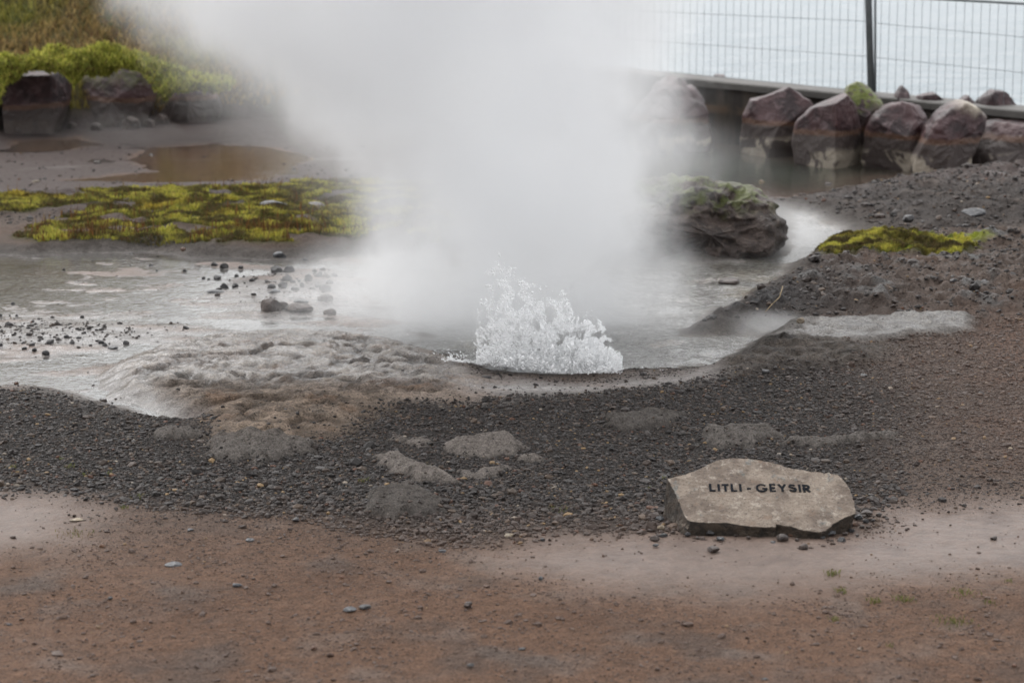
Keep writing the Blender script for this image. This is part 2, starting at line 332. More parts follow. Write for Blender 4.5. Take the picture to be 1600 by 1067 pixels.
# ------------------------------------------------------------------ water of the stream and pools, sea
m, t, b = newmat('stream_water'); g = NG(t)
pos = g.pos()
b.inputs['Base Color'].default_value = (.93, .96, .95, 1); b.inputs['Roughness'].default_value = .06
b.inputs['IOR'].default_value = 1.33; b.inputs['Transmission Weight'].default_value = 1
n_ = g.m('ADD', g.noise(pos, 22, 3, .55, .3), g.m('MULTIPLY', g.noise(pos, 70, 2), .3))
amp = g.n('ShaderNodeSeparateColor'); g.l(g.attr('amp'), amp.inputs[0])
g.l(g.bump(n_, amp.outputs[0], .02), b.inputs['Normal'])
MW = m
wx_ = np.arange(-6.5, 6.0, .03); wy_ = np.arange(8.6, 18.9, .03)
WX, WY = np.meshgrid(wx_, wy_); a_, b2 = WX.ravel(), WY.ravel()
db = sdf(P['basin'], a_, b2); dv = np.hypot(a_-VENT[0], (b2-VENT[1])*.8)
turb = (1-ss(-.1, .25, db))*np.clip(.35+ss(3.2, .5, dv), 0, 1)
turb = turb*(1-.75*ss(12.8, 14, b2))
WZ = turb*(.012*fbm(a_*4.2, b2*5.5, 0, 201, 3)+.006*fbm(a_*14, b2*15, 0, 203, 2)) + .0006*fbm(a_*6, b2*6, 0, 205, 2)
WZ += .02*np.exp(-(dv/.3)**2)*fbm(a_*12, b2*12, 0, 207, 2)
A = np.stack([.10+.75*turb]*3, 1)
o = mesh_np('stream_water', np.stack([a_, b2, WZ], 1), gridF(len(wx_), len(wy_)), MW, True, {'amp': A}); tag(o, kind='structure')

m, t, b = newmat('sea_water'); g = NG(t); pos = g.pos()
mp = g.n('ShaderNodeMapping'); g.l(pos, mp.inputs[0]); mp.inputs['Scale'].default_value = (.75, 1, 1)
b.inputs['Base Color'].default_value = (.13, .17, .19, 1); b.inputs['Roughness'].default_value = .14; b.inputs['IOR'].default_value = 1.33; b.inputs['Specular IOR Level'].default_value = .15
g.l(g.bump(g.m('ADD', g.noise(mp.outputs[0], 1.3, 4, .6, .6), g.m('MULTIPLY', g.noise(mp.outputs[0], .25, 2), 1.2)), .9, .16), b.inputs['Normal'])
sx = np.concatenate([-np.geomspace(6000, 10, 20), np.linspace(-8, 30, 40), np.geomspace(34, 6000, 20)]); sy = np.concatenate([np.linspace(21, 90, 60), np.geomspace(95, 9000, 30)])
QX, QY = np.meshgrid(sx, sy)
o = mesh_np('sea', np.stack([QX.ravel(), QY.ravel(), np.full(QX.size, -1.5)], 1), gridF(len(sx), len(sy)), m); tag(o, kind='structure')

# ------------------------------------------------------------------ rock materials
def rock_mat(name, base, dark, light, rough=.6, scale=9, bumpd=.012, spec=.35):
    m, t, b = newmat(name); g = NG(t); pos = g.pos()
    a = g.noise(pos, scale, 5, .62, .4); q = g.noise(pos, scale*7, 4, .65); r = g.noise(pos, scale*2.3, 3, .6, 1.0)
    c1 = g.mix(g.mr(a, .38, .62), dark, base); c1 = g.mix(g.m('MULTIPLY', g.mr(r, .52, .66), .8), c1, light)
    c1 = g.mix(g.m('MULTIPLY', g.mr(q, .55, .75), .35), c1, light)
    g.l(c1, b.inputs['Base Color']); b.inputs['Roughness'].default_value = rough; b.inputs['Specular IOR Level'].default_value = spec
    g.l(g.bump(g.m('ADD', g.m('MULTIPLY', a, 1.4), g.m('ADD', g.m('MULTIPLY', q, .45), r)), .8, bumpd), b.inputs['Normal'])
    return m, g, b, c1, pos
M_boul, g, b, c1, pos = rock_mat('boulder_rock', (.066, .033, .034), (.026, .015, .016), (.108, .070, .072), .5, 5, .02)
z = g.sep(pos)[2]; nz = g.noise(pos, 6, 4, .6, .5); zz = g.m('ADD', z, g.m('MULTIPLY', g.m('SUBTRACT', nz, .5), .07))
lo = g.mr(zz, .235, .215); c2 = g.mix(lo, c1, (.062, .048, .044))                                   # once-flooded lower half
band = g.m('MULTIPLY', g.mr(zz, .205, .225), g.mr(zz, .265, .24)); c2 = g.mix(g.m('MULTIPLY', band, .75), c2, (.125, .070, .046))
mo = g.n('ShaderNodeSeparateColor'); g.l(g.attr('moss'), mo.inputs[0])
cr = g.m('MULTIPLY', g.mr(zz, .15, .10), g.mr(g.noise(pos, 4.2, 3, .55, .8), .47, .52)); c2 = g.mix(g.m('MULTIPLY', g.m('MULTIPLY', cr, .9), mo.outputs[2]), c2, g.mix(g.noise(pos, 16, 3), (.22, .18, .14), (.36, .32, .26)))
mf = g.m('MULTIPLY', mo.outputs[0], g.mr(g.noise(pos, 22, 3), .35, .5)); c2 = g.mix(mf, c2, g.mix(g.noise(pos, 40, 2), (.03, .042, .01), (.15, .17, .02)))
c2 = g.mix(mo.outputs[1], c2, (.42, .37, .29))
g.l(c2, b.inputs['Base Color'])
M_dark = rock_mat('dark_stone', (.034, .031, .032), (.016, .015, .016), (.065, .060, .058), .42, 30, .004)[0]
M_brown = rock_mat('brown_stone', (.055, .040, .034), (.028, .020, .017), (.10, .077, .065), .45, 30, .004)[0]
M_slate = rock_mat('slate_stone', (.068, .069, .073), (.038, .038, .042), (.12, .118, .115), .42, 25, .004)[0]
M_orange = rock_mat('orange_stone', (.12, .060, .034), (.06, .03, .02), (.18, .11, .07), .5, 30, .004)[0]
M_cream = rock_mat('cream_stone', (.24, .19, .13), (.13, .10, .07), (.35, .30, .24), .6, 30, .004)[0]
M_out, g, b, c1, pos = rock_mat('outcrop_rock', (.070, .050, .042), (.030, .022, .019), (.11, .085, .07), .6, 8, .03)
mo = g.n('ShaderNodeSeparateColor'); g.l(g.attr('moss'), mo.inputs[0])
g.l(g.mix(g.m('MULTIPLY', mo.outputs[0], g.mr(g.noise(pos, 14, 3), .42, .54)), c1, g.mix(g.noise(pos, 40, 2), (.035, .042, .014), (.11, .12, .03))), b.inputs['Base Color'])

# ------------------------------------------------------------------ boulders: the seen outline carried round a deep, chiselled body
def boulder(name, pts, depth, label, mat=None, group=None, D=None, zb=0.0, nth=96, nph=26, rough=.035, moss=0, cap=0, cat='boulder', seed=0, pl=6, yb=None, lean=0.0, planes=(), crust=1.0, sink=True):
    mat = mat or M_boul
    a = np.array(pts, float); vb = a[:, 1].max() if yb is None else yb; uc = (a[:, 0].min()+a[:, 0].max())/2
    if D is None: D = gp(uc, vb, zb)[1]
    Dc = D+depth*.42
    W_ = np.array([at(u, v, Dc) for u, v in pts]); X, Z = W_[:, 0], W_[:, 2]
    dz = at(uc, vb, Dc)[2]-zb; Z = np.where(True, Z-dz*(1-(Z-Z.min())/(Z.max()-Z.min()+1e-9)), Z)   # stand it on its base
    cx, cz = X.mean(), Z.mean()
    th = np.arctan2(Z-cz, X-cx); o_ = np.argsort(th); th = th[o_]; r = np.hypot(X-cx, Z-cz)[o_]
    T = np.linspace(-np.pi, np.pi, nth, endpoint=False)
    xx = np.interp(T, th, X[o_], period=2*np.pi)-cx; zz = np.interp(T, th, Z[o_], period=2*np.pi)-cz
    ph = np.linspace(-np.pi/2, np.pi/2, nph); sp_, cp_ = np.sin(ph), np.cos(ph)
    e = .36; k = cp_**e; yy = np.sign(sp_)*np.abs(sp_)**.8*depth*.5
    VX = (k[:, None]*xx[None]).ravel(); VZ = (k[:, None]*zz[None]).ravel(); VY = (yy[:, None]+0*xx[None]).ravel()
    lr = np.random.default_rng(seed*13+5); sc = max(np.ptp(xx), np.ptp(zz))
    pls = list(planes)
    for i in range(pl): pls.append((lr.uniform(-1.2, 1.2), lr.uniform(-.45, .9), lr.uniform(.55, .84)))
    for an, el, fr in pls:                                   # flat facets
        n = np.array([math.sin(an)*math.cos(el), -math.cos(an)*math.cos(el), math.sin(el)])
        dd = VX*n[0]+VY*n[1]+VZ*n[2]; lim = dd.max()*fr; ex = np.maximum(dd-lim, 0)*.97
        den = n[1]**2+.3*(n[0]**2+n[2]**2); ex = np.minimum(ex/den, ex*2.2); VX -= ex*n[0]*.3; VY -= ex*n[1]; VZ -= ex*n[2]*.3
    VZ = np.where(VZ < 0, VZ*(1.22 if sink else 1.0), VZ); VY = VY + lean*(VZ-VZ.min())
    s3 = seed*7.3
    n_ = fbm(VX*3/sc+s3, VY*3/sc, VZ*3/sc, seed, 5)*rough*sc*1.3 + (1-2*np.abs(fbm(VX*5/sc, VY*5/sc+s3, VZ*7/sc, seed+9, 4)))*rough*sc*.8
    L = np.sqrt(VX**2+VY**2+VZ**2)+1e-6
    VX += VX/L*n_; VY += VY/L*n_; VZ += VZ/L*n_
    V = np.stack([VX, VY, VZ], 1)
    i = np.arange((nph-1)*nth); r_ = i//nth; q = i % nth; q2 = (q+1) % nth
    F = np.stack([r_*nth+q, r_*nth+q2, (r_+1)*nth+q2, (r_+1)*nth+q], 1)
    top = (VZ-VZ.min())/np.ptp(VZ)
    mm = ss(.62, .85, top+.12*fbm(VX*9, VY*9, VZ*9, 3, 2))*moss
    cc = ss(.80, .95, top+.1*fbm(VX*12, VY*12, VZ*12, 5, 2))*ss(-.1, .15, (VX-.1*sc))*cap
    o = mesh_np(name, V, F, mat, True, {'moss': np.stack([mm, cc, 0*mm+crust], 1)})
    o.location = (cx, Dc, cz)
    return tag(o, label, cat, group)

GB = 'boulders lining the pool below the wall'
boulder('boulder', [(1020, 150), (1030, 130), (1048, 124), (1068, 132), (1088, 150), (1100, 178), (1110, 210), (1112, 232), (1080, 238), (1000, 240), (985, 190)], .6, 'dark cracked boulder with a pale crust, half hidden in steam at the pool', group=GB, seed=1, rough=.06)
boulder('boulder', [(1159, 236), (1160, 205), (1164, 185), (1176, 160), (1200, 153), (1232, 138), (1248, 146), (1268, 165), (1266, 200), (1252, 248), (1205, 244)], .55, 'smooth purple-brown sloping boulder with a cream waterline patch, left of the mossy one', group=GB, seed=2, planes=[(-.2, .55, .5), (.5, 0, .6)])
boulder('boulder', [(1245, 256), (1240, 224), (1248, 195), (1270, 172), (1300, 158), (1324, 148), (1336, 165), (1346, 205), (1346, 262), (1300, 266)], .62, 'tallest boulder with a sharp front edge and pale base, standing in the pool', group=GB, seed=3, pl=3, rough=.02, planes=[(-.75, .1, .42), (.8, 0, .42)])
boulder('boulder', [(1318, 158), (1326, 137), (1342, 129), (1360, 136), (1372, 158), (1379, 185), (1370, 215), (1356, 262), (1325, 262), (1318, 200)], .5, 'narrow dark boulder topped with a cap of green moss beneath the fence post', group=GB, seed=4, moss=1, D=gp(1340, 262)[1]+.18)
boulder('boulder', [(1350, 262), (1354, 215), (1368, 186), (1386, 168), (1410, 162), (1440, 170), (1452, 186), (1452, 215), (1442, 240), (1428, 268), (1398, 272)], .55, 'blocky red-brown boulder with a white lower face standing in the pool', group=GB, seed=5, pl=5, rough=.04, planes=[(-.45, -.1, .5), (.9, -.1, .5), (-.5, .8, .6)])
boulder('boulder', [(1426, 270), (1428, 245), (1442, 222), (1450, 202), (1462, 186), (1484, 166), (1505, 160), (1528, 172), (1540, 184), (1536, 205), (1518, 230), (1512, 258), (1502, 276), (1466, 280)], .6, 'rounded purple boulder with a cream crusted crown, at the end of the pool', group=GB, seed=6, cap=1)
boulder('boulder', [(1507, 262), (1506, 228), (1530, 203), (1556, 192), (1600, 195), (1670, 198), (1692, 240), (1680, 272), (1560, 274)], .7, 'low broad grey-purple boulder on the gravel bank, cut by the photo edge', group=GB, seed=7)
GL = 'boulders at the foot of the grassy slope'
boulder('boulder', [(12, 200), (10, 150), (15, 122), (42, 113), (100, 112), (107, 130), (104, 165), (92, 195), (84, 216), (24, 216)], .7, 'square purple-brown boulder under hanging moss, leftmost below the grassy slope', group=GL, crust=.12, seed=11, pl=0, planes=[(.05, -.15, .55), (1.2, 0, .7)], rough=.02, nth=120)
boulder('boulder', [(122, 192), (126, 150), (128, 124), (150, 110), (205, 104), (230, 115), (241, 140), (237, 170), (226, 188), (160, 200), (132, 200)], .75, 'big angular purple boulder with an undercut base and moss on its brow', group=GL, crust=.12, seed=12, pl=3, planes=[(-.7, 0, .6), (.2, .15, .5)], moss=.35, rough=.02, nth=120, D=gp(180, 207)[1])
boulder('boulder', [(256, 190), (258, 150), (275, 132), (310, 130), (335, 142), (345, 170), (330, 192)], .6, 'pale purple boulder veiled by steam, right of the two big slope boulders', group=GL, crust=.12, seed=13, D=gp(290, 200)[1])
boulder('boulder', [(-60, 214), (-58, 150), (-40, 120), (0, 128), (6, 160), (8, 212)], .6, 'mossy boulder half outside the frame below the slope', group=GL, crust=.12, seed=16, moss=1)
for i, (u, v, wd) in enumerate([(178, 203, 24), (205, 206, 30), (232, 204, 22), (150, 208, 20), (252, 200, 26), (112, 206, 18)]):
    boulder('rock', [(u-wd*.5, v), (u-wd*.45, v-wd*.5), (u-wd*.1, v-wd*.8), (u+wd*.35, v-wd*.6), (u+wd*.5, v), (u, v+3)], .2, 'small rough rock lying in the dark gap under the undercut boulder', M_out, 'small rocks under the slope boulders', cat='rock', seed=20+i, nth=36, nph=14)
GR = 'rocks beyond the wall'
for i, (pts, lb, dD) in enumerate([([(1112, 126), (1118, 118), (1132, 118), (1141, 126), (1126, 132)], 'tiny purple rock tip showing above the far end of the wall', 1.3),
        ([(1398, 152), (1401, 140), (1410, 134), (1420, 138), (1423, 152), (1410, 156)], 'small upright grey-brown rock peeping over the wall, right of the post', .5),
        ([(1428, 158), (1436, 148), (1460, 146), (1480, 152), (1488, 162), (1455, 166)], 'flat brown rock just showing over the middle of the wall', .55),
        ([(1490, 166), (1496, 155), (1512, 150), (1528, 156), (1534, 168), (1510, 172)], 'low lilac rock beside the big one beyond the wall', .6),
        ([(1522, 172), (1530, 152), (1550, 142), (1570, 143), (1588, 156), (1592, 174), (1555, 180)], 'largest purple rock rising behind the wall near the photo edge', .65)]):
    boulder('rock', pts, .4, lb, M_boul, GR, D=17.6-.0035*(pts[0][0]-1100)+dD, zb=at(pts[0][0], 180, 18)[2], cat='rock', seed=40+i, nth=60, nph=18, yb=max(p[1] for p in pts))
boulder('mossy_outcrop', [(930, 400), (935, 340), (1010, 314), (1072, 303), (1105, 306), (1150, 309), (1180, 320), (1197, 342), (1203, 364), (1198, 392), (1150, 402), (1060, 404)], .85,
        'rough brown rock hump with green moss on top, steaming in the stream', M_out, cat='rock', seed=60, moss=1, rough=.11, nth=200, nph=70, pl=2)

# ------------------------------------------------------------------ wall and fence
UA, DA, UB, DB = 1030, 18.5, 1600, 16.6
pA = np.array([(UA-800)/FPX*DA/CP*1.0, DA]); pB = np.array([at(UB, 180, DB)[0], DB]); pA = np.array([at(UA, 120, DA)[0], DA])
dirw = (pB-pA)/np.linalg.norm(pB-pA); nrm = np.array([-dirw[1], dirw[0]]); nrm = nrm if nrm[1] > 0 else -nrm
def wallpt(u, v, off=0.0):                                  # pixel -> point on the upright plane of the wall, off metres behind it
    dx, dy, dz = ray(u, v); d2 = np.array([dx, dy]); p0 = pA+nrm*off
    A_ = np.array([[d2[0], -dirw[0]], [d2[1], -dirw[1]]]); t, s = np.linalg.solve(A_, p0)
    return s, CH+dz*t, np.array([dx*t, dy*t])
m, t, b = newmat('stained_concrete'); g = NG(t); pos = g.pos(); z = g.sep(pos)[2]
mp = g.n('ShaderNodeMapping'); g.l(pos, mp.inputs[0]); mp.inputs['Scale'].default_value = (1, 1, .15)
st = g.noise(mp.outputs[0], 9, 4, .6, .2); n1_ = g.noise(pos, 5, 4, .6)
c1 = g.mix(g.mr(st, .4, .65), (.030, .024, .020), (.062, .048, .037)); c1 = g.mix(g.m('MULTIPLY', g.m('MULTIPLY', g.mr(z, .30, .27), g.mr(z, .2, .25)), g.mr(n1_, .35, .6)), c1, (.10, .065, .04))
g.l(c1, b.inputs['Base Color']); b.inputs['Roughness'].default_value = .75; g.l(g.bump(n1_, .4, .02), b.inputs['Normal'])
M_wall = m
m, t, b = newmat('coping_concrete'); g = NG(t); pos = g.pos()
g.l(g.mix(g.noise(pos, 12, 4, .65), (.06, .055, .05), (.13, .122, .112)), b.inputs['Base Color']); b.inputs['Roughness'].default_value = .7
g.l(g.bump(g.noise(pos, 40, 4, .6), .4, .01), b.inputs['Normal']); M_cop = m
S0, S1 = -5.5, 6.0
zt0 = wallpt(1060, 120)[1]; s_0 = wallpt(1060, 120)[0]; zt1 = wallpt(1590, 171)[1]; s_1 = wallpt(1590, 171)[0]
ztop = lambda s: zt0+(zt1-zt0)*(s-s_0)/(s_1-s_0)
def prism(name, secs, mat, parent, closed=True, nseg=80, jit=.004, wob=None):
    ss_ = np.linspace(S0, S1, nseg); V = []
    for s in ss_:
        for (o_, zf) in secs:
            p = pA+dirw*s+nrm*o_; V.append((p[0], p[1], zf(s)))
    V = np.array(V); k = len(secs); V[:, 2] += jit*fbm(V[:, 0]*6, V[:, 1]*6, V[:, 2]*6, 9, 3); V[:, 1] += jit*fbm(V[:, 0]*6, V[:, 1]*6, V[:, 2]*6, 19, 3)
    F = []
    for i in range(nseg-1):
        for j in range(k): F.append((i*k+j, i*k+(j+1) % k, (i+1)*k+(j+1) % k, (i+1)*k+j))
    return mesh_np(name, V, F, mat, False, parent=parent)
wl = empty('retaining_wall'); tag(wl, 'low stained concrete wall with a pale coping between pool and sea', 'wall')
cpt = .055
prism('wall_face', [(0, lambda s: -.7), (0, lambda s: ztop(s)-cpt-.002), (.2, lambda s: ztop(s)-cpt-.002), (.2, lambda s: -.7)], M_wall, wl)
prism('coping', [(-.045, lambda s: ztop(s)-cpt), (-.05, lambda s: ztop(s)-.01), (-.04, lambda s: ztop(s)), (.24, lambda s: ztop(s)), (.25, lambda s: ztop(s)-cpt)], M_cop, wl)

def tube(bm, p, q, r, n=6):
    p, q = Vector(p), Vector(q); d = (q-p).normalized(); a = d.orthogonal().normalized(); b_ = d.cross(a); R = []
    for c_ in (p, q): R.append([bm.verts.new(c_+(a*math.cos(i*6.28318/n)+b_*math.sin(i*6.28318/n))*r) for i in range(n)])
    for i in range(n): bm.faces.new((R[0][i], R[0][(i+1) % n], R[1][(i+1) % n], R[1][i]))
    bm.faces.new(R[0][::-1]); bm.faces.new(R[1])
def bm_obj(name, bm, mat, parent=None, smooth=False):
    bmesh.ops.recalc_face_normals(bm, faces=bm.faces)
    me = bpy.data.meshes.new(name); bm.to_mesh(me); bm.free(); me.materials.append(mat)
    for p_ in me.polygons: p_.use_smooth = smooth
    o = bpy.data.objects.new(name, me); COL.objects.link(o)
    if parent: o.parent = parent
    return o
m, t, b = newmat('galvanised_wire'); b.inputs['Base Color'].default_value = (.13, .15, .155, 1); b.inputs['Metallic'].default_value = .55; b.inputs['Roughness'].default_value = .5; M_wire = m
m, t, b = newmat('galvanised_tube'); g = NG(t); g.l(g.mix(g.noise(g.pos(), 18, 3), (.12, .14, .15), (.26, .28, .29)), b.inputs['Base Color']); b.inputs['Metallic'].default_value = .5; b.inputs['Roughness'].default_value = .45; M_tube = m
FO = .10
def P3(s, z, off=FO):
    p = pA+dirw*s+nrm*off; return (p[0], p[1], z)
sp0, spz, _ = wallpt(1361, 150, FO); sp_top = wallpt(1356, 0, FO)
def fline(u0, v0, u1, v1):                                  # wire height along the fence, from two pixels
    a0, z0, _ = wallpt(u0, v0, FO); a1, z1, _ = wallpt(u1, v1, FO); return lambda s: z0+(z1-z0)*(s-a0)/(a1-a0)
fn = empty('fence', P3(sp0, spz-.08)); tag(fn, 'grey wire mesh security fence with a steel post, standing on the wall before the sea', 'fence')
def rel(o, par): o.parent = par; o.matrix_parent_inverse = par.matrix_world.inverted() if False else __import__('mathutils').Matrix.Translation(-Vector(par.location)); return o
def panel(s0, s1, l1, l2, ds, ztopf):
    bm = bmesh.new(); gap = None
    dzz = lambda s: l1(s)-l2(s)
    for k in (-1, 0, 1, 2, 3, 4, 5):                         # lengthwise wires at even spacing
        f = lambda s, k=k: l2(s)+dzz(s)*k
        zz0, zz1 = f(s0), f(s1)
        if k == -1 and min(zz0-ztop(s0), zz1-ztop(s1)) < .01: continue
        if zz0 > ztopf(s0)-.02: continue
        tube(bm, P3(s0, zz0, FO-.004), P3(s1, zz1, FO-.004), .0019, 5)
    s = s0+.03; lr = random.Random(int(s0*100))
    while s < s1-.02:
        tube(bm, P3(s-.0, ztop(s)+.012, FO), P3(s+.0, ztopf(s), FO), .0017, 5); s += ds*(1+lr.uniform(-.04, .04))
    rel(bm_obj('mesh_panel', bm, M_wire), fn)
    bm = bmesh.new(); tube(bm, P3(s0, ztopf(s0)), P3(s1, ztopf(s1)), .011, 10); rel(bm_obj('top_rail', bm, M_tube, None, True), fn)
L1, L2 = fline(1054, 20, 1350, 33.5), fline(1005, 63.5, 1350, 88)
R1, R2 = fline(1366, 36.5, 1600, 58.5), fline(1366, 90, 1600, 114); RT = fline(1500, .5, 1600, 6)
dsp = (wallpt(1200, 60, FO)[0]-wallpt(1188.2, 60, FO)[0])
panel(S0, sp0-.035, L1, L2, dsp, lambda s: L1(s)+(L1(s)-L2(s))*1.0)
panel(sp0+.035, S1, R1, R2, dsp, RT)
def post(s, topz, lean):
    bm = bmesh.new(); tube(bm, P3(s, ztop(s)-.002), P3(s+lean, topz), .025, 14); o = rel(bm_obj('post', bm, M_tube, None, True), fn)
    bm = bmesh.new()
    for dz_ in (.35, .8):
        tube(bm, P3(s-.045, ztop(s)+dz_+.0, FO-.024), P3(s+.045, ztop(s)+dz_, FO-.024), .009, 6)
    if topz > 3: pass
    bm.free()
post(sp0, 2.3, (sp_top[0]-sp0)/(sp_top[1]-spz)*(2.3-spz)*.9)
bm = bmesh.new(); s = sp0+.034; tube(bm, P3(s, ztop(s)+.01), P3(s-.045, 1.8), .009, 10); rel(bm_obj('panel_tube', bm, M_tube, None, True), fn)
for s in (sp0-3.3, S0, S1): 
    bm = bmesh.new(); tube(bm, P3(s, ztop(s)-.002), P3(s, 2.2), .021, 12); rel(bm_obj('post', bm, M_tube, None, True), fn)

# ------------------------------------------------------------------ the inscribed slab
TA = math.radians(21); TILT = math.tan(TA); Y0 = gp(1150, 820, .070)[1]; Z0 = .070
def onface(u, v):
    dx, dy, dz = ray(u, v); t = (Z0-Y0*TILT-CH)/(dz-dy*TILT); return np.array([dx*t, dy*t, CH+dz*t])
top_px = [(1043, 748), (1062, 744), (1090, 733), (1118, 720), (1135, 716), (1170, 716), (1195, 721), (1215, 726), (1235, 732), (1262, 736), (1290, 739), (1308, 741), (1318, 750),
          (1328, 765), (1333, 780), (1337, 797), (1336, 802), (1316, 811), (1301, 818), (1290, 829), (1283, 832), (1255, 828), (1235, 822), (1213, 819), (1212, 823), (1190, 823), (1160, 821), (1130, 816), (1100, 816), (1078, 815), (1071, 808), (1065, 795), (1058, 775)]
TP = np.array([onface(*p) for p in top_px]); cen = TP.mean(0)
seg = []
for i in range(len(TP)):
    a_, b_ = TP[i], TP[(i+1) % len(TP)]; k = max(2, int(np.linalg.norm(b_-a_)/.004)); seg += [a_+(b_-a_)*j/k for j in range(k)]
RG = np.array(seg); n_r = len(RG)
RG[:, :2] += .0035*np.stack([noise3(RG[:, 0]*60, RG[:, 1]*60, 0, 1), noise3(RG[:, 0]*60, RG[:, 1]*60, 0, 2)], 1)
rings = [cen+(RG-cen)*(k/46) for k in range(1, 47)]
def bottom(p):                                              # where the sides meet the ground
    q = p.copy(); o_ = p-cen; f = np.clip(-o_[:, 1]/.14, -1, 1)
    q[:, 1] = p[:, 1]+.012*np.clip(f, 0, 1); q[:, 0] = p[:, 0]-.020*np.clip(-o_[:, 0]/.25, 0, 1)**2+.0*f - .02*np.clip(o_[:, 0]/.25, 0, 1)
    q[:, 2] = .0; lw = ss(-.2, -.27, o_[:, 0]); q[:, 1] -= .02*lw
    return q
BT = bottom(RG)
edge = cen+(RG-cen)*1.004; edge[:, 2] -= .003
for k in range(0, 13): rings.append(edge+(BT-edge)*(k/12))
V = np.concatenate([cen[None]]+rings)
nt_ = 1+46*n_r
nn = fbm(V[:, 0]*9, V[:, 1]*14, 0, 301, 4); n2_ = fbm(V[:, 0]*45, V[:, 1]*70, V[:, 2]*60, 302, 3)
V[:nt_, 2] += .0035*nn[:nt_]+.0024*n2_[:nt_]
sd_ = slice(nt_, None); di = (V[sd_]-cen); di[:, 2] = 0; di /= np.linalg.norm(di, axis=1)[:, None]+1e-9
kk = np.repeat(np.arange(13), n_r); fade = np.minimum(kk/2, 1)
V[sd_] += di*((.006*fbm(V[sd_, 0]*22, V[sd_, 1]*22, V[sd_, 2]*30, 303, 4)+.002*n2_[sd_])*fade)[:, None]
V[nt_:nt_+n_r, 2] += .0035*nn[nt_:nt_+n_r]
F3 = [(0, 1+i, 1+(i+1) % n_r) for i in range(n_r)]
nrg = len(rings); i = np.arange((nrg-1)*n_r); r_ = i//n_r; q = i % n_r; q2 = (q+1) % n_r
F4 = np.stack([1+r_*n_r+q, 1+(r_+1)*n_r+q, 1+(r_+1)*n_r+q2, 1+r_*n_r+q2], 1)
m, t, b = newmat('slab_stone'); g = NG(t); pos = g.pos()
mp = g.n('ShaderNodeMapping'); g.l(pos, mp.inputs[0]); mp.inputs['Scale'].default_value = (1, .8, 1)
pp = mp.outputs[0]
a1 = g.noise(pp, 9, 5, .6, .3); a2 = g.noise(pp, 30, 6, .7, .15); a3 = g.noise(pp, 150, 4, .7); a4 = g.noise(pp, 17, 5, .6, .2)
c1 = g.mix(g.mr(a1, .40, .60), (.125, .092, .070), (.225, .178, .138))
c1 = g.mix(g.m('MULTIPLY', g.mr(a2, .52, .66), .8), c1, (.36, .31, .255)); c1 = g.mix(g.m('MULTIPLY', g.mr(a4, .58, .68), .6), c1, (.17, .11, .075))
c1 = g.mix(g.m('MULTIPLY', g.mr(g.noise(pp, 19, 4, .6, .5), .60, .66), .7), c1, (.12, .125, .118))
c1 = g.mix(g.mr(a3, .5, .72), c1, (.06, .048, .04))
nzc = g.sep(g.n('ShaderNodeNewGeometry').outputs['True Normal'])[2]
c1 = g.mix(g.mr(nzc, .6, .3), c1, g.mix(g.mr(a2, .4, .6), (.024, .019, .015), (.060, .044, .032)))  # side faces darkened by normal: top-light shading put into the colour
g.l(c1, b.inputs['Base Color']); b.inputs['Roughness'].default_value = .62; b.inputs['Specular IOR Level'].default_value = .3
g.l(g.bump(g.m('ADD', g.m('MULTIPLY', a2, 1.2), g.m('MULTIPLY', a3, .8)), .9, .009), b.inputs['Normal'])
sl = empty('inscribed_stone_slab', (cen[0], cen[1], 0)); tag(sl, 'tilted tan-grey stone slab carved with black letters, lying at the gravel edge', 'name stone')
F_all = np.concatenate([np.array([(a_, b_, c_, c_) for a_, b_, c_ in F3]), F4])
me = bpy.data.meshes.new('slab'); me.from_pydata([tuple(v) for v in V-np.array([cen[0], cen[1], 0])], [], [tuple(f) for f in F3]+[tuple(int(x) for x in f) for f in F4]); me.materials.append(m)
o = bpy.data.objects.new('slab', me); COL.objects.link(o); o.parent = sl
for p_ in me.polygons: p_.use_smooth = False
# letters, drawn as strokes on a 1-high grid
def arc(cx, cy, rx, ry, a0, a1, n=12): return [(cx+rx*math.cos(math.radians(a0+(a1-a0)*i/n)), cy+ry*math.sin(math.radians(a0+(a1-a0)*i/n))) for i in range(n+1)]
GLY = {'L': ([[(0.1, 1), (0.1, 0)], [(0.0, .1), (.52, .1)]], .54), 'I': ([[(.1, 1), (.1, 0)]], .2), 'T': ([[(.28, 1), (.28, 0)], [(0, .9), (.56, .9)]], .56),
       '-': ([[(0, .36), (.34, .36)]], .34), 'E': ([[(.1, 1), (.1, 0)], [(0, .1), (.52, .1)], [(0, .9), (.52, .9)], [(0, .5), (.48, .5)]], .54),
       'Y': ([[(.36, .5), (.36, 0)], [(.08, 1), (.36, .48)], [(.64, 1), (.36, .48)]], .72),
       'G': ([arc(.48, .5, .40, .42, 42, 350, 22), [(.52, .45), (.97, .45)]], .96),
       'S': ([arc(.33, .73, .24, .20, 42, 270, 12)+arc(.33, .29, .27, .22, 88, -145, 12)], .66),
       'R': ([[(.1, 1), (.1, 0)], [(0, .9), (.30, .9)]+arc(.30, .68, .2, .22, 80, -80, 8)+[(0, .46)], [(.28, .46), (.56, 0)]], .62)}
pL, pR = onface(1108, 762), onface(1266, 763); text = 'LITLI - GEYSIR'
adv = []; x_ = 0
for ch in text:
    if ch == ' ': x_ += .26; continue
    adv.append((ch, x_)); x_ += GLY[ch][1]+.17
tw = x_-.17; hgt = .040; sclx = np.linalg.norm(pR-pL)/tw
ex = (pR-pL)/np.linalg.norm(pR-pL); fN = np.array([0, -math.sin(TA), math.cos(TA)]); ey = np.cross(fN, ex); ey /= np.linalg.norm(ey); fN = np.cross(ex, ey)
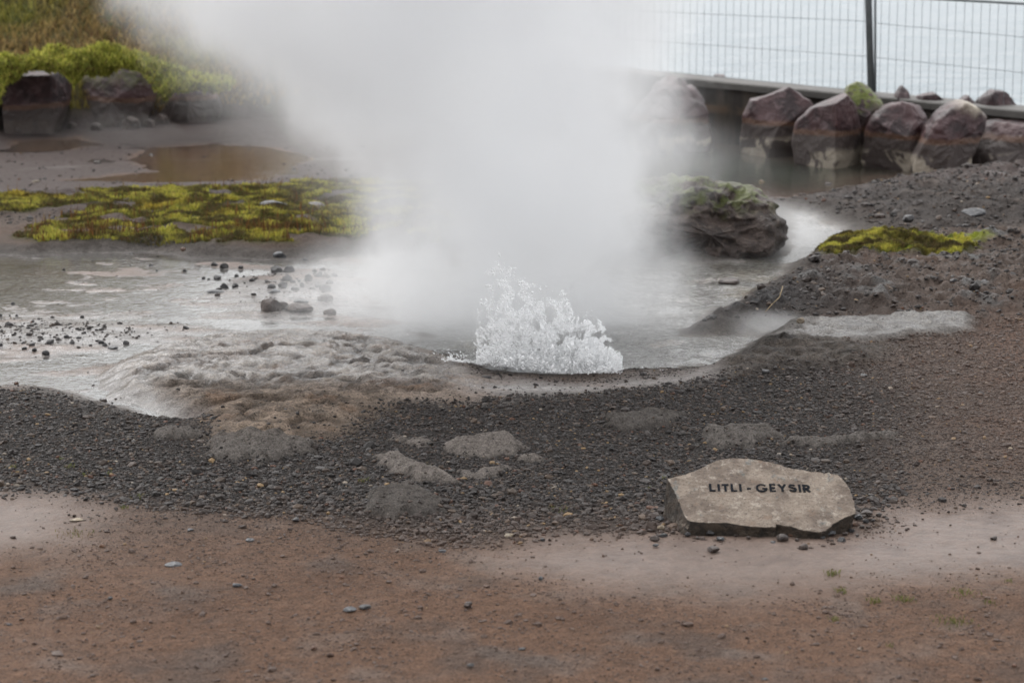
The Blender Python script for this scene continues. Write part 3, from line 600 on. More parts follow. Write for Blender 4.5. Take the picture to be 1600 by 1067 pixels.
m, t, b = newmat('black_lettering'); b.inputs['Base Color'].default_value = (.010, .011, .014, 1); b.inputs['Roughness'].default_value = .8; b.inputs['Specular IOR Level'].default_value = .05; M_let = m
cpos = np.array([cen[0], cen[1], 0])
def facez(x, y): return 0.0035*float(fbm(np.array([x*9]), np.array([y*14]), 0, 301, 4)[0])
for ch, x0 in adv:
    bm = bmesh.new(); jy = rng.uniform(-.03, .03)
    sw = .165 if ch in 'GS' else .195
    for st_ in GLY[ch][0]:
        cut = len(st_) > 2
        for i in range(len(st_)-1):
            (xa, ya), (xb, yb_) = st_[i], st_[i+1]; L_ = math.hypot((xb-xa)*sclx, (yb_-ya)*hgt)
            d_ = np.array([(xb-xa)*sclx, (yb_-ya)*hgt])/L_; n_ = np.array([-d_[1], d_[0]])*sw*.5*(hgt+sclx)*.5*1.0
            e_ = d_*(.0012 if cut else 0); q_ = []
            for (xx_, yy_, s_) in ((xa, ya, -1), (xb, yb_, 1)):
                for side in (-1, 1):
                    p2 = np.array([(x0+xx_)*sclx, (yy_+jy)*hgt-hgt*.5])+e_*s_+n_*side
                    P_ = pL+ex*p2[0]+ey*p2[1]; P_[2] += facez(P_[0], P_[1])+.0008; q_.append(P_)
            hi = [bm.verts.new(v_+fN*(.0011+.00007*i)-cpos) for v_ in q_]; lw = [bm.verts.new(v_-fN*.004-cpos) for v_ in q_]
            bm.faces.new((hi[0], hi[2], hi[3], hi[1]))
            for a_, b_ in ((0, 2), (2, 3), (3, 1), (1, 0)): bm.faces.new((hi[a_], hi[b_], lw[b_], lw[a_]))
    bm_obj('letter' if ch != '-' else 'dash', bm, M_let, sl)

# ------------------------------------------------------------------ loose stones, each its own thing
ICO = {}
for k in (1, 2, 3):
    bm = bmesh.new(); bmesh.ops.create_icosphere(bm, subdivisions=k, radius=1); ICO[k] = (np.array([v.co[:] for v in bm.verts]), np.array([[v.index for v in f.verts] for f in bm.faces])); bm.free()
def chunk(k, lr, flat=.7, planes=7, rough=.08):
    V = ICO[k][0].copy()
    for i in range(planes):
        n = lr.normal(size=3); n /= np.linalg.norm(n); d_ = V@n; V -= np.maximum(d_-lr.uniform(.55, .85), 0)[:, None]*n*.95
    s_ = lr.uniform(0, 90); V *= (1+rough*fbm(V[:, 0]*1.7+s_, V[:, 1]*1.7, V[:, 2]*1.7, 7, 3))[:, None]
    V *= np.array([1, lr.uniform(.65, .95), flat]); return V
def stone(u, v, wpx, label, mat, group=None, flat=.65, name='stone', water=False, aspect=1.0, seed=None):
    lr = np.random.default_rng(int(u*31+v*17)); x, y = gp(u, v, 0); zg = float(hat(x, y)); 
    if water: zg = max(zg, -.012)
    x, y = gp(u, v, zg); r = wpx/2*y/CP/FPX*1.02
    V = chunk(3 if wpx > 13 else 2, lr, flat)*r*np.array([1, 1.0*aspect, 1]); an = lr.uniform(-.5, .5)
    V = V@np.array([[math.cos(an), math.sin(an), 0], [-math.sin(an), math.cos(an), 0], [0, 0, 1]])
    V[:, 2] -= V[:, 2].min(); y += np.ptp(V[:, 1])*.3
    o = mesh_np(name, V, ICO[3 if wpx > 13 else 2][1], mat, False); o.location = (x, y, zg-(.34 if water else .14)*np.ptp(V[:, 2]))
    return tag(o, label, 'stone' if name == 'stone' else name, group)
G1 = 'loose stones round the inscribed slab'
for u, v, w_, lb, mt, fl in [(1114, 862, 23, 'long flat dark stone on wet mud below the letters', M_brown, .4), (1255, 860, 16, 'round egg-like dark stone alone on wet mud before the slab', M_brown, .95),
     (1222, 846, 22, 'purplish stone lying against the front edge of the slab', M_brown, .6), (1236, 838, 12, 'small orange stone tucked beside the purplish one at the slab', M_orange, .6),
     (1204, 834, 12, 'orange-brown chip wedged under the front edge of the slab', M_orange, .8), (1208, 849, 10, 'small grey pebble left of the purplish stone', M_slate, .5),
     (1125, 845, 15, 'blue-grey slate stone under the left part of the slab front', M_slate, .5), (1110, 837, 14, 'dark stone touching the slab front below the first letters', M_dark, .7),
     (1074, 838, 12, 'small dark stone at the lower left corner of the slab', M_dark, .7), (1299, 837, 19, 'slanting slate-grey stone under the right corner of the slab', M_slate, .5),
     (1316, 848, 15, 'rounded dark stone on wet mud off the right corner of the slab', M_dark, .8), (1286, 842, 11, 'small grey stone left of the slanting slate one', M_dark, .6),
     (1337, 822, 12, 'orange pebble in the pile right of the slab', M_orange, .7), (1342, 812, 15, 'grey pebble highest in the pile right of the slab', M_slate, .7),
     (1355, 804, 19, 'reddish-brown stone right of the slab tip', M_brown, .5), (1326, 823, 14, 'pinkish stone leaning on the right side of the slab', M_brown, .7), (1312, 827, 14, 'grey-brown stone under the slanted right edge of the slab', M_dark, .7),
     (1031, 815, 14, 'pale grey stone beside the left face of the slab', M_slate, .8), (1033, 828, 13, 'tan stone beside the left face of the slab', M_cream, .7), (1044, 821, 12, 'brown stone tight against the left face of the slab', M_brown, .9),
     (1037, 839, 14, 'dark stone below the tan one, left of the slab', M_dark, .55), (1023, 845, 17, 'brownish stone at the gravel edge left of the slab', M_brown, .55), (1025, 854, 12, 'small slate stone lowest on the left of the slab', M_slate, .5),
     (1026, 796, 14, 'reddish chip beside the upper left face of the slab', M_orange, .4)]:
    stone(u, v, w_, lb, mt, G1, fl)
for u, v, w_ in [(1320, 836, 11), (1331, 831, 12), (1348, 826, 10), (1353, 817, 12), (1374, 807, 11), (1366, 798, 12), (1300, 846, 8), (1246, 845, 8), (1170, 842, 9), (1150, 838, 8), (1090, 842, 8), (1016, 830, 9), (1028, 838, 8), (1052, 834, 9), (1365, 815, 9), (1340, 838, 8), (1380, 800, 8), (1275, 838, 9), (1262, 836, 8), (1048, 806, 8), (1033, 804, 10), (1386, 812, 8)]:
    stone(u, v, w_, 'small dark pebble among the loose stones at the foot of the slab', M_dark if (u % 2) else M_brown, 'small pebbles at the foot of the slab')
for u, v, w_, lb, mt, fl in [(845, 906, 8, 'tiny grey stone on the smooth wet mud', M_slate, .9), (731, 949, 17, 'dark brown stone alone on brown earth left of the wet mud', M_brown, .6), (815, 1016, 13, 'flat near-black stone low in the middle foreground', M_dark, .4),
     (795, 839, 16, 'tan stone at the lower edge of the dark gravel', M_cream, .5), (848, 846, 9, 'round blackish stone at the gravel edge before the wet mud', M_dark, .8), (692, 864, 15, 'flat slate stone at the gravel edge in the middle', M_slate, .4),
     (160, 856, 13, 'reddish-brown stone by a thin grass patch on the left', M_orange, .6), (270, 886, 30, 'broad flat grey stone sunk in brown earth on the left', M_slate, .25), (119, 814, 23, 'thin tan flake on smooth mud at the left', M_cream, .2),
     (1553, 844, 13, 'brown stone on wet mud at the right', M_brown, .6), (1579, 704, 9, 'small white stone on red earth at the right', M_cream, .7), (735, 1041, 13, 'dark stone near the bottom edge in the middle', M_dark, .4),
     (545, 955, 24, 'long sunken grey stone in the left foreground', M_slate, .25), (570, 951, 20, 'sunken dark stone beside the long grey one in the foreground', M_dark, .3), (1196, 1064, 14, 'dark stone cut by the bottom edge of the photo', M_dark, .4), (14, 979, 11, 'dark stone at the far left of the foreground', M_dark, .6),
     (370, 917, 17, 'slate stone left of centre on brown earth', M_slate, .4), (390, 846, 14, 'grey stone on brown earth below the left gravel', M_slate, .4), (297, 830, 15, 'light grey flake below the left gravel', M_slate, .3), (462, 814, 15, 'blackish flat stone on the left gravel edge', M_dark, .4), (172, 936, 9, 'black pebble on smooth red-brown earth at the left', M_dark, .6),
     (759, 592, 16, 'dark wet chip lying on the sinter rim before the geyser', M_dark, .4), (500, 522, 14, 'small dark pointed chip on top of the pale shelf', M_dark, .6), (1251, 503, 15, 'cream stone on the dark wet bank beside the inlet', M_cream, .7),
     (1386, 388, 10, 'dark angular stone on the moss of the right bank', M_dark, 1.0), (1295, 428, 11, 'round dark stone at the lower edge of the right moss', M_brown, .9), (1515, 388, 8, 'dark stone by the far shore of the right stream', M_dark, .8),
     (1420, 345, 20, 'round grey stone on the far right gravel bank', M_dark, .7), (1523, 336, 42, 'large flat grey stone on the far right gravel bank', M_slate, .35), (1140, 446, 34, 'tan-topped brown rock in the rushing stream', M_brown, .6), (1184, 456, 15, 'small grey rock beside the tan-topped one in the stream', M_slate, .6),
     (1197, 450, 0, '', None, 0), (426, 322, 46, 'long dark flat stone lying on the left moss bank', M_dark, .3), (490, 324, 36, 'second flat brown stone on the left moss bank', M_brown, .3), (1355, 296, 17, 'blue-grey stone at the pool shallows on the right', M_slate, .5),
     (1294, 291, 16, 'brown stone in the pool shallows', M_brown, .5), (1376, 299, 9, 'small stone right of the blue-grey one in the shallows', M_slate, .5), (1394, 294, 8, 'dark pebble near the end of the pool', M_dark, .8), (1190, 288, 12, 'cream lump breaking the back pool surface', M_cream, .9),
     (1098, 285, 9, 'tiny cream lump in the back pool near the steam', M_cream, .6), (25, 602, 8, 'reddish pebble on the wet sinter at the left edge', M_orange, .9), (45, 313, 11, 'dark stone before the left moss bank', M_dark, .8), (55, 285, 14, 'whitish stone on the flats at the left', M_cream, .3),
     (236, 245, 10, 'dark stone in the brown puddle', M_dark, .6), (318, 254, 10, 'dark stone on the mud bar by the brown puddle', M_dark, .4), (286, 391, 10, 'pink stone at the foot of the left moss bank', M_orange, .8), (437, 401, 24, 'grey-topped stone at the shore below the left moss', M_slate, .5),
     (1490, 440, 14, 'dark stone on the right bank beyond the moss', M_dark, .5), (1505, 436, 14, 'brown stone on the right bank beyond the moss', M_brown, .5), (1350, 588, 14, 'grey stone on the layered rim right of the geyser', M_dark, .3), (1196, 584, 14, 'black stone on the rim right of the geyser', M_dark, .6)]:
    if mt: stone(u, v, w_, lb, mt, None, fl, water=430 < v < 520 or v < 420)
G2 = 'dark stones standing in the shallow water at the left'
for u, v, w_ in [(14, 510, 14), (50, 540, 13), (78, 538, 14), (71, 554, 14), (104, 528, 12), (112, 537, 9), (128, 496, 7), (158, 537, 11), (163, 541, 9), (196, 538, 11), (290, 514, 11), (20, 476, 7), (53, 548, 9), (38, 546, 10), (44, 515, 9), (0, 494, 7), (1, 540, 8), (37, 538, 9), (123, 530, 9), (3, 582, 4), (26, 494, 5), (22, 500, 4), (15, 494, 4), (51, 503, 6), (31, 511, 5), (60, 517, 6), (75, 515, 6), (87, 514, 6), (132, 521, 6)]:
    stone(u, v, w_, 'dark stone in the shallow water beside the gravel shoal at the left edge', M_dark, G2, .8, water=True)
stone(176, 545, 17, 'pale flat stone in the shallow water left of the shelf', M_slate, None, .4, water=True)
G3 = 'dark stones scattered in the stream before the moss bank'
for u, v, w_ in [(350, 419, 14), (335, 416, 12), (376, 420, 10), (395, 425, 7), (318, 437, 8), (326, 438, 6), (340, 437, 14), (359, 438, 4), (370, 433, 9), (381, 433, 5), (394, 439, 10), (350, 451, 15), (367, 449, 12), (418, 443, 9), (429, 443, 7), (448, 438, 16), (457, 443, 11), (467, 440, 6), (491, 425, 9), (498, 433, 16), (504, 423, 10), (522, 432, 11), (477, 408, 10), (487, 454, 11), (508, 455, 20), (442, 449, 16), (424, 452, 16), (461, 455, 14), (472, 447, 11), (496, 449, 11), (515, 443, 13), (431, 426, 20), (450, 426, 20), (205, 398, 8), (236, 417, 8), (288, 425, 9), (245, 424, 5)]:
    stone(u, v, w_, 'dark stone scattered in the steaming stream below the left moss bank', M_dark, G3, .8, water=True)
for u, v, w_, lb, mt, fl in [(481, 439, 14, 'tall rounded dark stone standing out among those in the stream', M_dark, 1.1), (421, 486, 44, 'largest dark rock in the stream left of the steam', M_out, .6), (438, 482, 26, 'grey rock leaning on the largest one in the stream', M_out, .6), (468, 486, 46, 'low dark rock right of the largest one in the stream', M_out, .35),
     (508, 470, 26, 'grey rock fading into the steam edge', M_out, .6), (515, 492, 22, 'faint square rock inside the steam edge', M_out, .7), (336, 457, 30, 'pale plank-like stone lying flat in the stream', M_slate, .15), (428, 459, 20, 'light grey stone on top of the stone heap in the stream', M_slate, .5), (470, 474, 24, 'pale wet stone between the dark rocks in the stream', M_slate, .4)]:
    stone(u, v, w_, lb, mt, None, fl, name='stone', water=True)

# ------------------------------------------------------------------ gravel, as one mass per ground
m, t, b = newmat('gravel'); g = NG(t); cA = g.attr('col')
g.l(g.mix(g.m('MULTIPLY', g.noise(g.pos(), 300, 3, .6), .5), cA, (.025, .022, .021)), b.inputs['Base Color']); b.inputs['Roughness'].default_value = .55; b.inputs['Specular IOR Level'].default_value = .16; M_grav = m
def scatter(name, N, kind, lo, hi, k=1):
    lr = np.random.default_rng(hash(name) % 1000 if False else len(name)*37+N % 991)
    Y = lo+(hi-lo)*lr.random(N*7)**.9; hw = .245*Y+.35; X = (lr.random(N*7)*2-1)*hw
    wx = X+.05*fbm(X*3.1, Y*3.1, 1.0, 5, 3); wy = Y+.11*fbm(X*2.7, Y*2.7, 4.0, 15, 3)
    n1 = fbm(X*1.3, Y*1.3, 0, 41, 3); n2 = fbm(X*4, Y*4, 0, 42, 3); n5 = fbm(X*5, Y*5, 0, 42, 4); n3 = fbm(X*19, Y*19, 0, 43, 3)
    d = {q: sdf(P[q], wx, wy) for q in P}
    if kind == 'near':
        p = (1-ss(-.35, .6, d['gravel']+.4*n2)); soil = (d['gravel'] > 0)*(.42*ss(-.5, .4, n2)+.18)
        rt = ss(.6, 1.6, X)*(Y > 7.3)*(Y < 11)*.85*ss(-.9, .3, n2+.2); p = np.maximum(p, np.maximum(soil, rt))
        p *= ss(-.12, .22, np.minimum(d['mud1'], d['mud2'])+.1*n2)*.94+.06
        for op in OUTP: p *= .03+.97*ss(-.01, .01, sdf(op, wx, wy)+.035*n3+.03*n5)
        p *= ss(-.05, .1, d['shelf'])*.95+.05; p *= (d['pool'] > .02)*(d['basin'] > .02)*(d['bank_r'] > 0)*(d['slab_r'] > 0)
        for q in ('moss', 'rim_r'): p *= ss(-.1, .1, d[q])
        p *= .06+.94*ss(-.03, .06, d['sinter']+.05*n5)
    elif kind == 'shoal':
        px, py = gp(60, 522); e_ = np.exp(-(((X-px)/.5)**2+((Y-py)/.3)**2)); px, py = gp(470, 450); e2 = np.exp(-(((X-px)/.35)**2+((Y-py)/.6)**2))
        px, py = gp(230, 640); e3 = np.exp(-(((X-px)/.5)**2+((Y-py)/.25)**2)); p = np.clip(e_*1.2-.15, 0, 1)+.35*np.clip(e2-.2, 0, 1)+.5*np.clip(e3-.2, 0, 1)*(d['shelf'] > 0)+.004
    else:
        p = np.maximum((d['bank_r'] < 0)*.75, (d['far_r'] < .05)*.7); p = np.maximum(p, .45*(Y > 13.6)*(d['moss'] > 0)*(Y < 15.3)*(X < 0))
        p = p*(.35+.65*ss(-.3, .3, n2)); p *= (d['pool'] > 0)*(d['basin'] > .03)*(d['back_pool'] > .05)*(d['hill'] > 0)
        for q in ('moss_r', 'moss_r2', 'moss_r3', 'slab_r', 'puddle'): p *= ss(-.05, .1, d[q])
        p = np.maximum(p, .03*(Y > 14)*(d['hill'] > 0)*(d['back_pool'] > 0)); p *= (Y < 17.8)
    sx_, sy_ = cen[0], cen[1]; el_ = np.hypot((X-sx_)/.31, (Y-sy_)/.19); ring = (el_ > .95)*(el_ < 1.5)*np.where(Y < sy_-.1, .25, .6)*(np.abs(X-sx_) > .12)*(kind == 'near'); p = np.maximum(p, ring*ss(1.5, 1.0, el_)); p *= ~((np.abs(X-sx_) < .27) & (np.abs(Y-sy_) < .15))
    ok = np.nonzero(lr.random(len(X)) < p*(hw/hw.max()))[0][:N]; X, Y, n1, n2 = X[ok], Y[ok], n1[ok], n2[ok]; n = len(X)
    grav = d['gravel'][ok] < .1
    R = np.exp(lr.normal(math.log(.0040), .5, n)); R = np.clip(R, .0016, .020)
    if kind == 'near': R *= np.where(grav, 1.0+.35*ss(8.3, 7.2, Y), .55+.5*(lr.random(n) > .93)+.3*ss(.8, 1.8, X)*ss(7.4, 8, Y))
    elif kind == 'back': R *= 1.7*(1+1.8*lr.random(n)*(lr.random(n) > .95))
    else: R *= 1.35
    if kind == 'near': R *= np.where(np.hypot((X-sx_)/.31, (Y-sy_)/.19) < 1.4, 1.5, 1.0)*(1+1.3*lr.random(n)*(lr.random(n) > .985))
    Z = hat(X, Y)
    if kind == 'shoal': Z = np.maximum(Z, -.004)
    var = [chunk(k, lr, lr.uniform(.35, .75), 4, .15) for _ in range(24)]; vi = lr.integers(0, 24, n)
    B_ = np.stack(var)[vi]; an = lr.random(n)*6.28; ca, sa = np.cos(an), np.sin(an)
    tl = lr.normal(0, .3, n); ct, st_ = np.cos(tl), np.sin(tl)
    x0 = B_[..., 0]*ct[:, None]+B_[..., 2]*st_[:, None]; z0 = -B_[..., 0]*st_[:, None]+B_[..., 2]*ct[:, None]; y0 = B_[..., 1]
    V = np.stack([(x0*ca[:, None]-y0*sa[:, None])*R[:, None]+X[:, None], (x0*sa[:, None]+y0*ca[:, None])*R[:, None]+Y[:, None], z0*R[:, None]+(Z+R*.12)[:, None]], 2).reshape(-1, 3)
    F = (ICO[k][1][None]+(np.arange(n)*B_.shape[1])[:, None, None]).reshape(-1, 3)
    pal = np.array([(.020, .018, .018), (.030, .027, .026), (.046, .041, .040), (.042, .031, .026), (.062, .048, .040), (.070, .069, .070), (.095, .073, .057), (.10, .050, .032), (.24, .17, .09), (.30, .27, .23)])
    pr = np.array([.20, .24, .18, .12, .09, .07, .06, .022, .012, .006]); pr /= pr.sum(); ci = lr.choice(len(pal), n, p=pr); C = pal[ci]*lr.uniform(.55, 1.15, (n, 1))*np.array((1.04, .96, .90))
    if kind == 'near': rd = (ss(7.6, 6.6, Y)+ss(.9, 2, X)*ss(7.4, 8, Y)*.8)[:, None].clip(0, 1)*.75; C = C*(1-rd)+(C*.5+np.array((.105, .064, .046)))*rd
    if kind == 'back': C = C*1.15
    Cv = np.repeat(C, B_.shape[1], 0)
    o = mesh_np(name, V, F, M_grav, False, {'col': Cv}); tag(o, kind='stuff'); print(name, n); return o
scatter('gravel', 140000, 'near', 5.3, 11.5); scatter('shoal_gravel', 7000, 'shoal', 9, 13.5); scatter('bank_gravel', 26000, 'back', 9.6, 17.8)

# ------------------------------------------------------------------ moss, sedge and grass
m, t, b = newmat('foliage'); g = NG(t); g.l(g.attr('col'), b.inputs['Base Color']); b.inputs['Roughness'].default_value = .7; b.inputs['Specular IOR Level'].default_value = .2
tr = g.n('ShaderNodeBsdfTranslucent'); g.l(g.attr('col'), tr.inputs[0]); mx = g.n('ShaderNodeMixShader'); mx.inputs[0].default_value = .3
g.l(b.outputs[0], mx.inputs[1]); g.l(tr.outputs[0], mx.inputs[2]); g.l(mx.outputs[0], t.nodes['Material Output'].inputs[0]); M_fol = m
def blades(name, X, Y, Z, Hh, Wd, C, lean, lr, org=(0, 0, 0)):
    n = len(X); an = lr.random(n)*6.28; la = lr.random(n)*6.28; ln = lr.random(n)*lean
    dx, dy = np.cos(an)*Wd, np.sin(an)*Wd; lx, ly = np.cos(la)*ln*Hh, np.sin(la)*ln*Hh
    B0 = np.stack([X-dx, Y-dy, Z-.004], 1); B1 = np.stack([X+dx, Y+dy, Z-.004], 1)
    M0 = np.stack([X-dx*.7+lx*.4, Y-dy*.7+ly*.4, Z+Hh*.6], 1); M1 = np.stack([X+dx*.7+lx*.4, Y+dy*.7+ly*.4, Z+Hh*.6], 1); T_ = np.stack([X+lx, Y+ly, Z+Hh], 1)
    V = np.stack([B0, B1, M1, M0, T_], 1).reshape(-1, 3)-np.array(org); b0 = np.arange(n)*5
    F = np.concatenate([np.stack([b0, b0+1, b0+2], 1), np.stack([b0, b0+2, b0+3], 1), np.stack([b0+3, b0+2, b0+4], 1)])
    o = mesh_np(name, V, F, M_fol, True, {'col': np.repeat(C, 5, 0)}); o.location = org; return o
def pick(cols, wts, n, lr): 
    return np.array(cols)[lr.choice(len(cols), n, p=np.array(wts)/sum(wts))]*lr.uniform(.75, 1.25, (n, 1))
def mossfield(name, keys, N, hscale, bright, label=None, seed=1):
    lr = np.random.default_rng(seed); q = np.concatenate([P[k] for k in keys]); lo, hi = q.min(0), q.max(0); lo[0] = max(lo[0], -5); hi[0] = min(hi[0], 4.6)
    X = lo[0]+(hi[0]-lo[0])*lr.random(N*2); Y = lo[1]+(hi[1]-lo[1])*lr.random(N*2)
    wx = X+.05*fbm(X*3.1, Y*3.1, 1.0, 5, 3)+.02*fbm(X*13, Y*13, 0, 9, 3); wy = Y+.11*fbm(X*2.7, Y*2.7, 4.0, 15, 3)+.04*fbm(X*11, Y*11, 2, 19, 3)
    dd = np.min([sdf(P[k], wx, wy) for k in keys], 0); pm = fbm(X*2.4, Y*3.2, 0, 93, 3)+.12
    ok = (dd < .0) & ((pm > (.0 if len(keys) == 1 else -.02))); X, Y, dd, pm = X[ok][:N], Y[ok][:N], dd[ok][:N], pm[ok][:N]; n = len(X)
    cush = fbm(X*5, Y*7, 0, 151, 3); tone = ss(-.18, .42, cush+.3*fbm(X*17, Y*20, 0, 152, 2))[:, None]
    dark = pick([(.07, .065, .024), (.10, .075, .032), (.10, .06, .03)], [3, 2, 1], n, lr); ygreen = pick([(.42, .39, .07), (.31, .32, .06), (.48, .39, .09)], [3, 2, 1], n, lr)*bright  # brown and yellow-green moss colours, blended by cushion noise
    C = dark*(1-tone)+ygreen*tone; Z = hat(X, Y)
    yel = ss(.1, .5, fbm(X*1.8, Y*2.5, 0, 153, 3))[:, None]*.6; C = C*(1-yel)+C.sum(1)[:, None]*np.array((.55, .40, .07))*yel
    return blades(name, X, Y, Z, (.010+.014*lr.random(n)+.018*np.clip(cush, 0, 1))*hscale, .003+.003*lr.random(n), C, .9, lr), X, Y
o, X_, Y_ = mossfield('moss', ['moss'], 90000, 1.0, 1.0, seed=3); tag(o, kind='stuff')
o, _, _ = mossfield('bank_moss', ['moss_r', 'moss_r2', 'moss_r3'], 34000, .8, 1.1, seed=4); tag(o, kind='stuff')
lr = np.random.default_rng(8)
ed = sdf(P['moss'], X_, Y_); rust = fbm(X_*3, Y_*3, 0, 161, 3); okk = np.nonzero((lr.random(len(X_)) < (.16*(ed > -.45)*ss(14.2, 13.0, Y_)+.03)*ss(-.15, .35, rust)))[0]
n = len(okk); C = pick([(.15, .065, .022), (.09, .045, .02), (.16, .105, .035), (.055, .032, .018)], [3, 2, 2, 1], n, lr)
o = blades('sedge', X_[okk], Y_[okk], hat(X_[okk], Y_[okk]), .03+.05*lr.random(n), .0022+.0015*lr.random(n), C, .5, lr); tag(o, kind='stuff')
# grassy slope: coarse grass and moss lobes hanging over the boulders
lr = np.random.default_rng(12); N = 90000
X = -5.6+6.2*lr.random(N); Y = 17.2+8.5*lr.random(N)**1.6; dh = sdf(P['hill'], X, Y); ok = dh < -.05; X, Y = X[ok], Y[ok]; n = len(X); Z = hat(X, Y)
cl = fbm(X*1.7, Y*1.3, 0, 171, 4); tone = ss(.0, .4, cl)[:, None]
C = pick([(.25, .17, .065), (.32, .23, .09), (.13, .08, .04), (.19, .14, .055)], [3, 3, 2, 2], n, lr)*(1-tone)+pick([(.21, .20, .045), (.26, .23, .055), (.11, .12, .03)], [2, 2, 1], n, lr)*tone
br = ss(18.9, 18.3, Y+.5*fbm(X*2.2, Y*2.2, 0, 175, 3))[:, None]*.85; C = C*(1-br)+pick([(.20, .22, .035), (.26, .25, .045), (.11, .13, .02)], [3, 2, 1], n, lr)*br
hh_ = (.02+.055*lr.random(n))*(1-.6*br[:, 0])*(1+.6*np.clip(cl, 0, 1)); o = blades('slope_grass', X, Y, Z, hh_, .006+.006*lr.random(n), C, 1.3, lr); tag(o, kind='stuff')
m, t, b = newmat('moss_cushion'); g = NG(t); pos = g.pos()
g.l(g.mix(g.mr(g.noise(pos, 9, 4, .6), .38, .62), (.12, .12, .025), (.33, .33, .06)), b.inputs['Base Color']); b.inputs['Roughness'].default_value = .95; b.inputs['Specular IOR Level'].default_value = .05
g.l(g.bump(g.noise(pos, 60, 3, .7), 1.0, .02), b.inputs['Normal']); M_cush = m
def drape(pts, seed):                                       # a swollen apron of moss hanging over the boulder tops; pts: (u, top row, bottom row)
    a = np.array(pts, float); U = np.linspace(a[0, 0], a[-1, 0], 110); T = np.interp(U, a[:, 0], a[:, 1]); Bt = np.interp(U, a[:, 0], a[:, 2]); D = 18.25
    V = []; th = np.linspace(-.55, math.pi*.62, 30)
    for q in th:
        for u, t_, b_ in zip(U, T, Bt):
            pt, pb = at(u, t_, D), at(u, b_, D); h_ = (pt[2]-pb[2]); k = (math.sin(min(q, math.pi/2))+.52)/1.52
            V.append((pt[0], D+.12-math.cos(q)*(.22+.1*h_)+(.35*(q-math.pi/2) if q > math.pi/2 else 0), pb[2]+h_*(k if q < math.pi/2 else 1)))
    V = np.array(V); n_ = .11*fbm(V[:, 0]*5, V[:, 1]*5, V[:, 2]*5, seed, 3)+.02*fbm(V[:, 0]*22, V[:, 1]*22, V[:, 2]*22, seed, 2); V[:, 1] -= n_; V[:, 2] += n_*.8
    o = mesh_np('hanging_moss', V, gridF(110, 30)[:, ::-1], M_cush, True); tag(o, kind='stuff')
    lr = np.random.default_rng(seed); i = lr.integers(0, len(V), 16000); X, Y, Z = (V[i]+lr.normal(0, .008, (16000, 3))).T
    o = blades('moss_shoots', X, Y, Z, .012+.022*lr.random(16000), .004+.004*lr.random(16000), pick([(.31, .32, .055), (.40, .37, .08), (.18, .20, .035), (.12, .085, .03)], [3, 2, 2, 1], 16000, lr)*(1+.5*fbm(X*5, Y*5, Z*5, 3, 2))[:, None], 1.6, lr); tag(o, kind='stuff')
drape([(-80, 90, 140), (0, 98, 165), (16, 95, 122), (40, 88, 112), (80, 84, 112), (104, 86, 124), (118, 84, 138), (135, 83, 118), (160, 82, 112), (190, 84, 104), (215, 92, 106), (238, 100, 128), (256, 108, 150), (275, 116, 140), (310, 122, 140), (360, 135, 146)], 31)

GT = 'small grass tufts in the foreground'
for i, (u, v, wd, n, lb) in enumerate([(1300, 896, 24, 60, 'pale green grass tuft on the wet mud below the slab'), (1314, 924, 18, 40, 'small green tuft just below the tuft nearest the slab'), (1365, 939, 18, 42, 'green tuft on the mud right of the small pair'), (1412, 937, 34, 60, 'wide sparse grass tuft on the right-hand mud'),
        (1302, 969, 20, 26, 'thin low tuft on the mud edge at the right'), (1490, 974, 60, 90, 'largest patch of yellowish grass at the lower right'), (1505, 926, 46, 50, 'sparse grass in a line right of the wide tuft'), (1548, 941, 24, 24, 'faint tuft above the largest patch'), (1575, 906, 12, 12, 'tiny green sprig near the right edge on the mud'), (1390, 1013, 16, 12, 'single weak sprig low on the right'),
        (18, 731, 18, 34, 'yellow-green tuft in gravel at the left edge'), (112, 729, 20, 30, 'light green tuft in the left gravel'), (134, 743, 14, 16, 'sparse sprig right of the light green tuft'), (96, 718, 7, 10, 'tiny bright sprig above the light green tuft'), (168, 740, 16, 12, 'thin green blades in the left gravel'), (220, 777, 22, 30, 'yellowish flat tuft at the lower edge of the left gravel'),
        (195, 795, 16, 16, 'faint tuft below the yellowish flat one'), (568, 753, 16, 34, 'yellow-green tuft beside the slanting grey outcrop'), (672, 737, 16, 26, 'yellowish tuft at the upper edge of the slanting outcrop'), (875, 796, 48, 44, 'long sparse yellow tuft in the middle gravel'), (1016, 765, 12, 22, 'bright tuft in gravel left of the slab'), (1038, 749, 7, 9, 'sprig at the upper left corner of the slab'), (120, 835, 70, 60, 'dry straw patch on the left mud edge')]):
    x, y = gp(u, v); zg = float(hat(x, y)); x, y = gp(u, v, zg); lr = np.random.default_rng(100+i); r = wd/2*y/FPX; n = int(n*1.2)
    X = x+np.clip(lr.normal(0, .5, n), -1.2, 1.2)*r; Y = y+np.clip(lr.normal(0, .5, n), -1.2, 1.2)*min(r*1.3, .06); C = pick([(.13, .145, .045), (.17, .165, .055), (.09, .10, .03), (.20, .15, .08)], [3, 2, 2, 1 if i != 22 else 12], n, lr)
    o = blades('grass_tuft', X, Y, hat(X, Y), (.004+.011*lr.random(n)), .0009+.0007*lr.random(n), C, 1.6, lr, (x, y, zg)); tag(o, lb, 'grass tuft', GT)
bm = bmesh.new(); pts = [gp(1196, 492, .07)+(.085,), gp(1207, 478, .1)+(.11,), gp(1218, 466, .12)+(.125,), gp(1223, 454, .13)+(.15,)]
for a_, b_ in zip(pts, pts[1:]): tube(bm, a_, b_, .0016, 6)
m, t, b = newmat('dry_twig'); b.inputs['Base Color'].default_value = (.30, .22, .12, 1); b.inputs['Roughness'].default_value = .8
o = bm_obj('twig', bm, m, None, True); tag(o, 'thin yellow dry twig lying on the dark wet bank', 'twig')
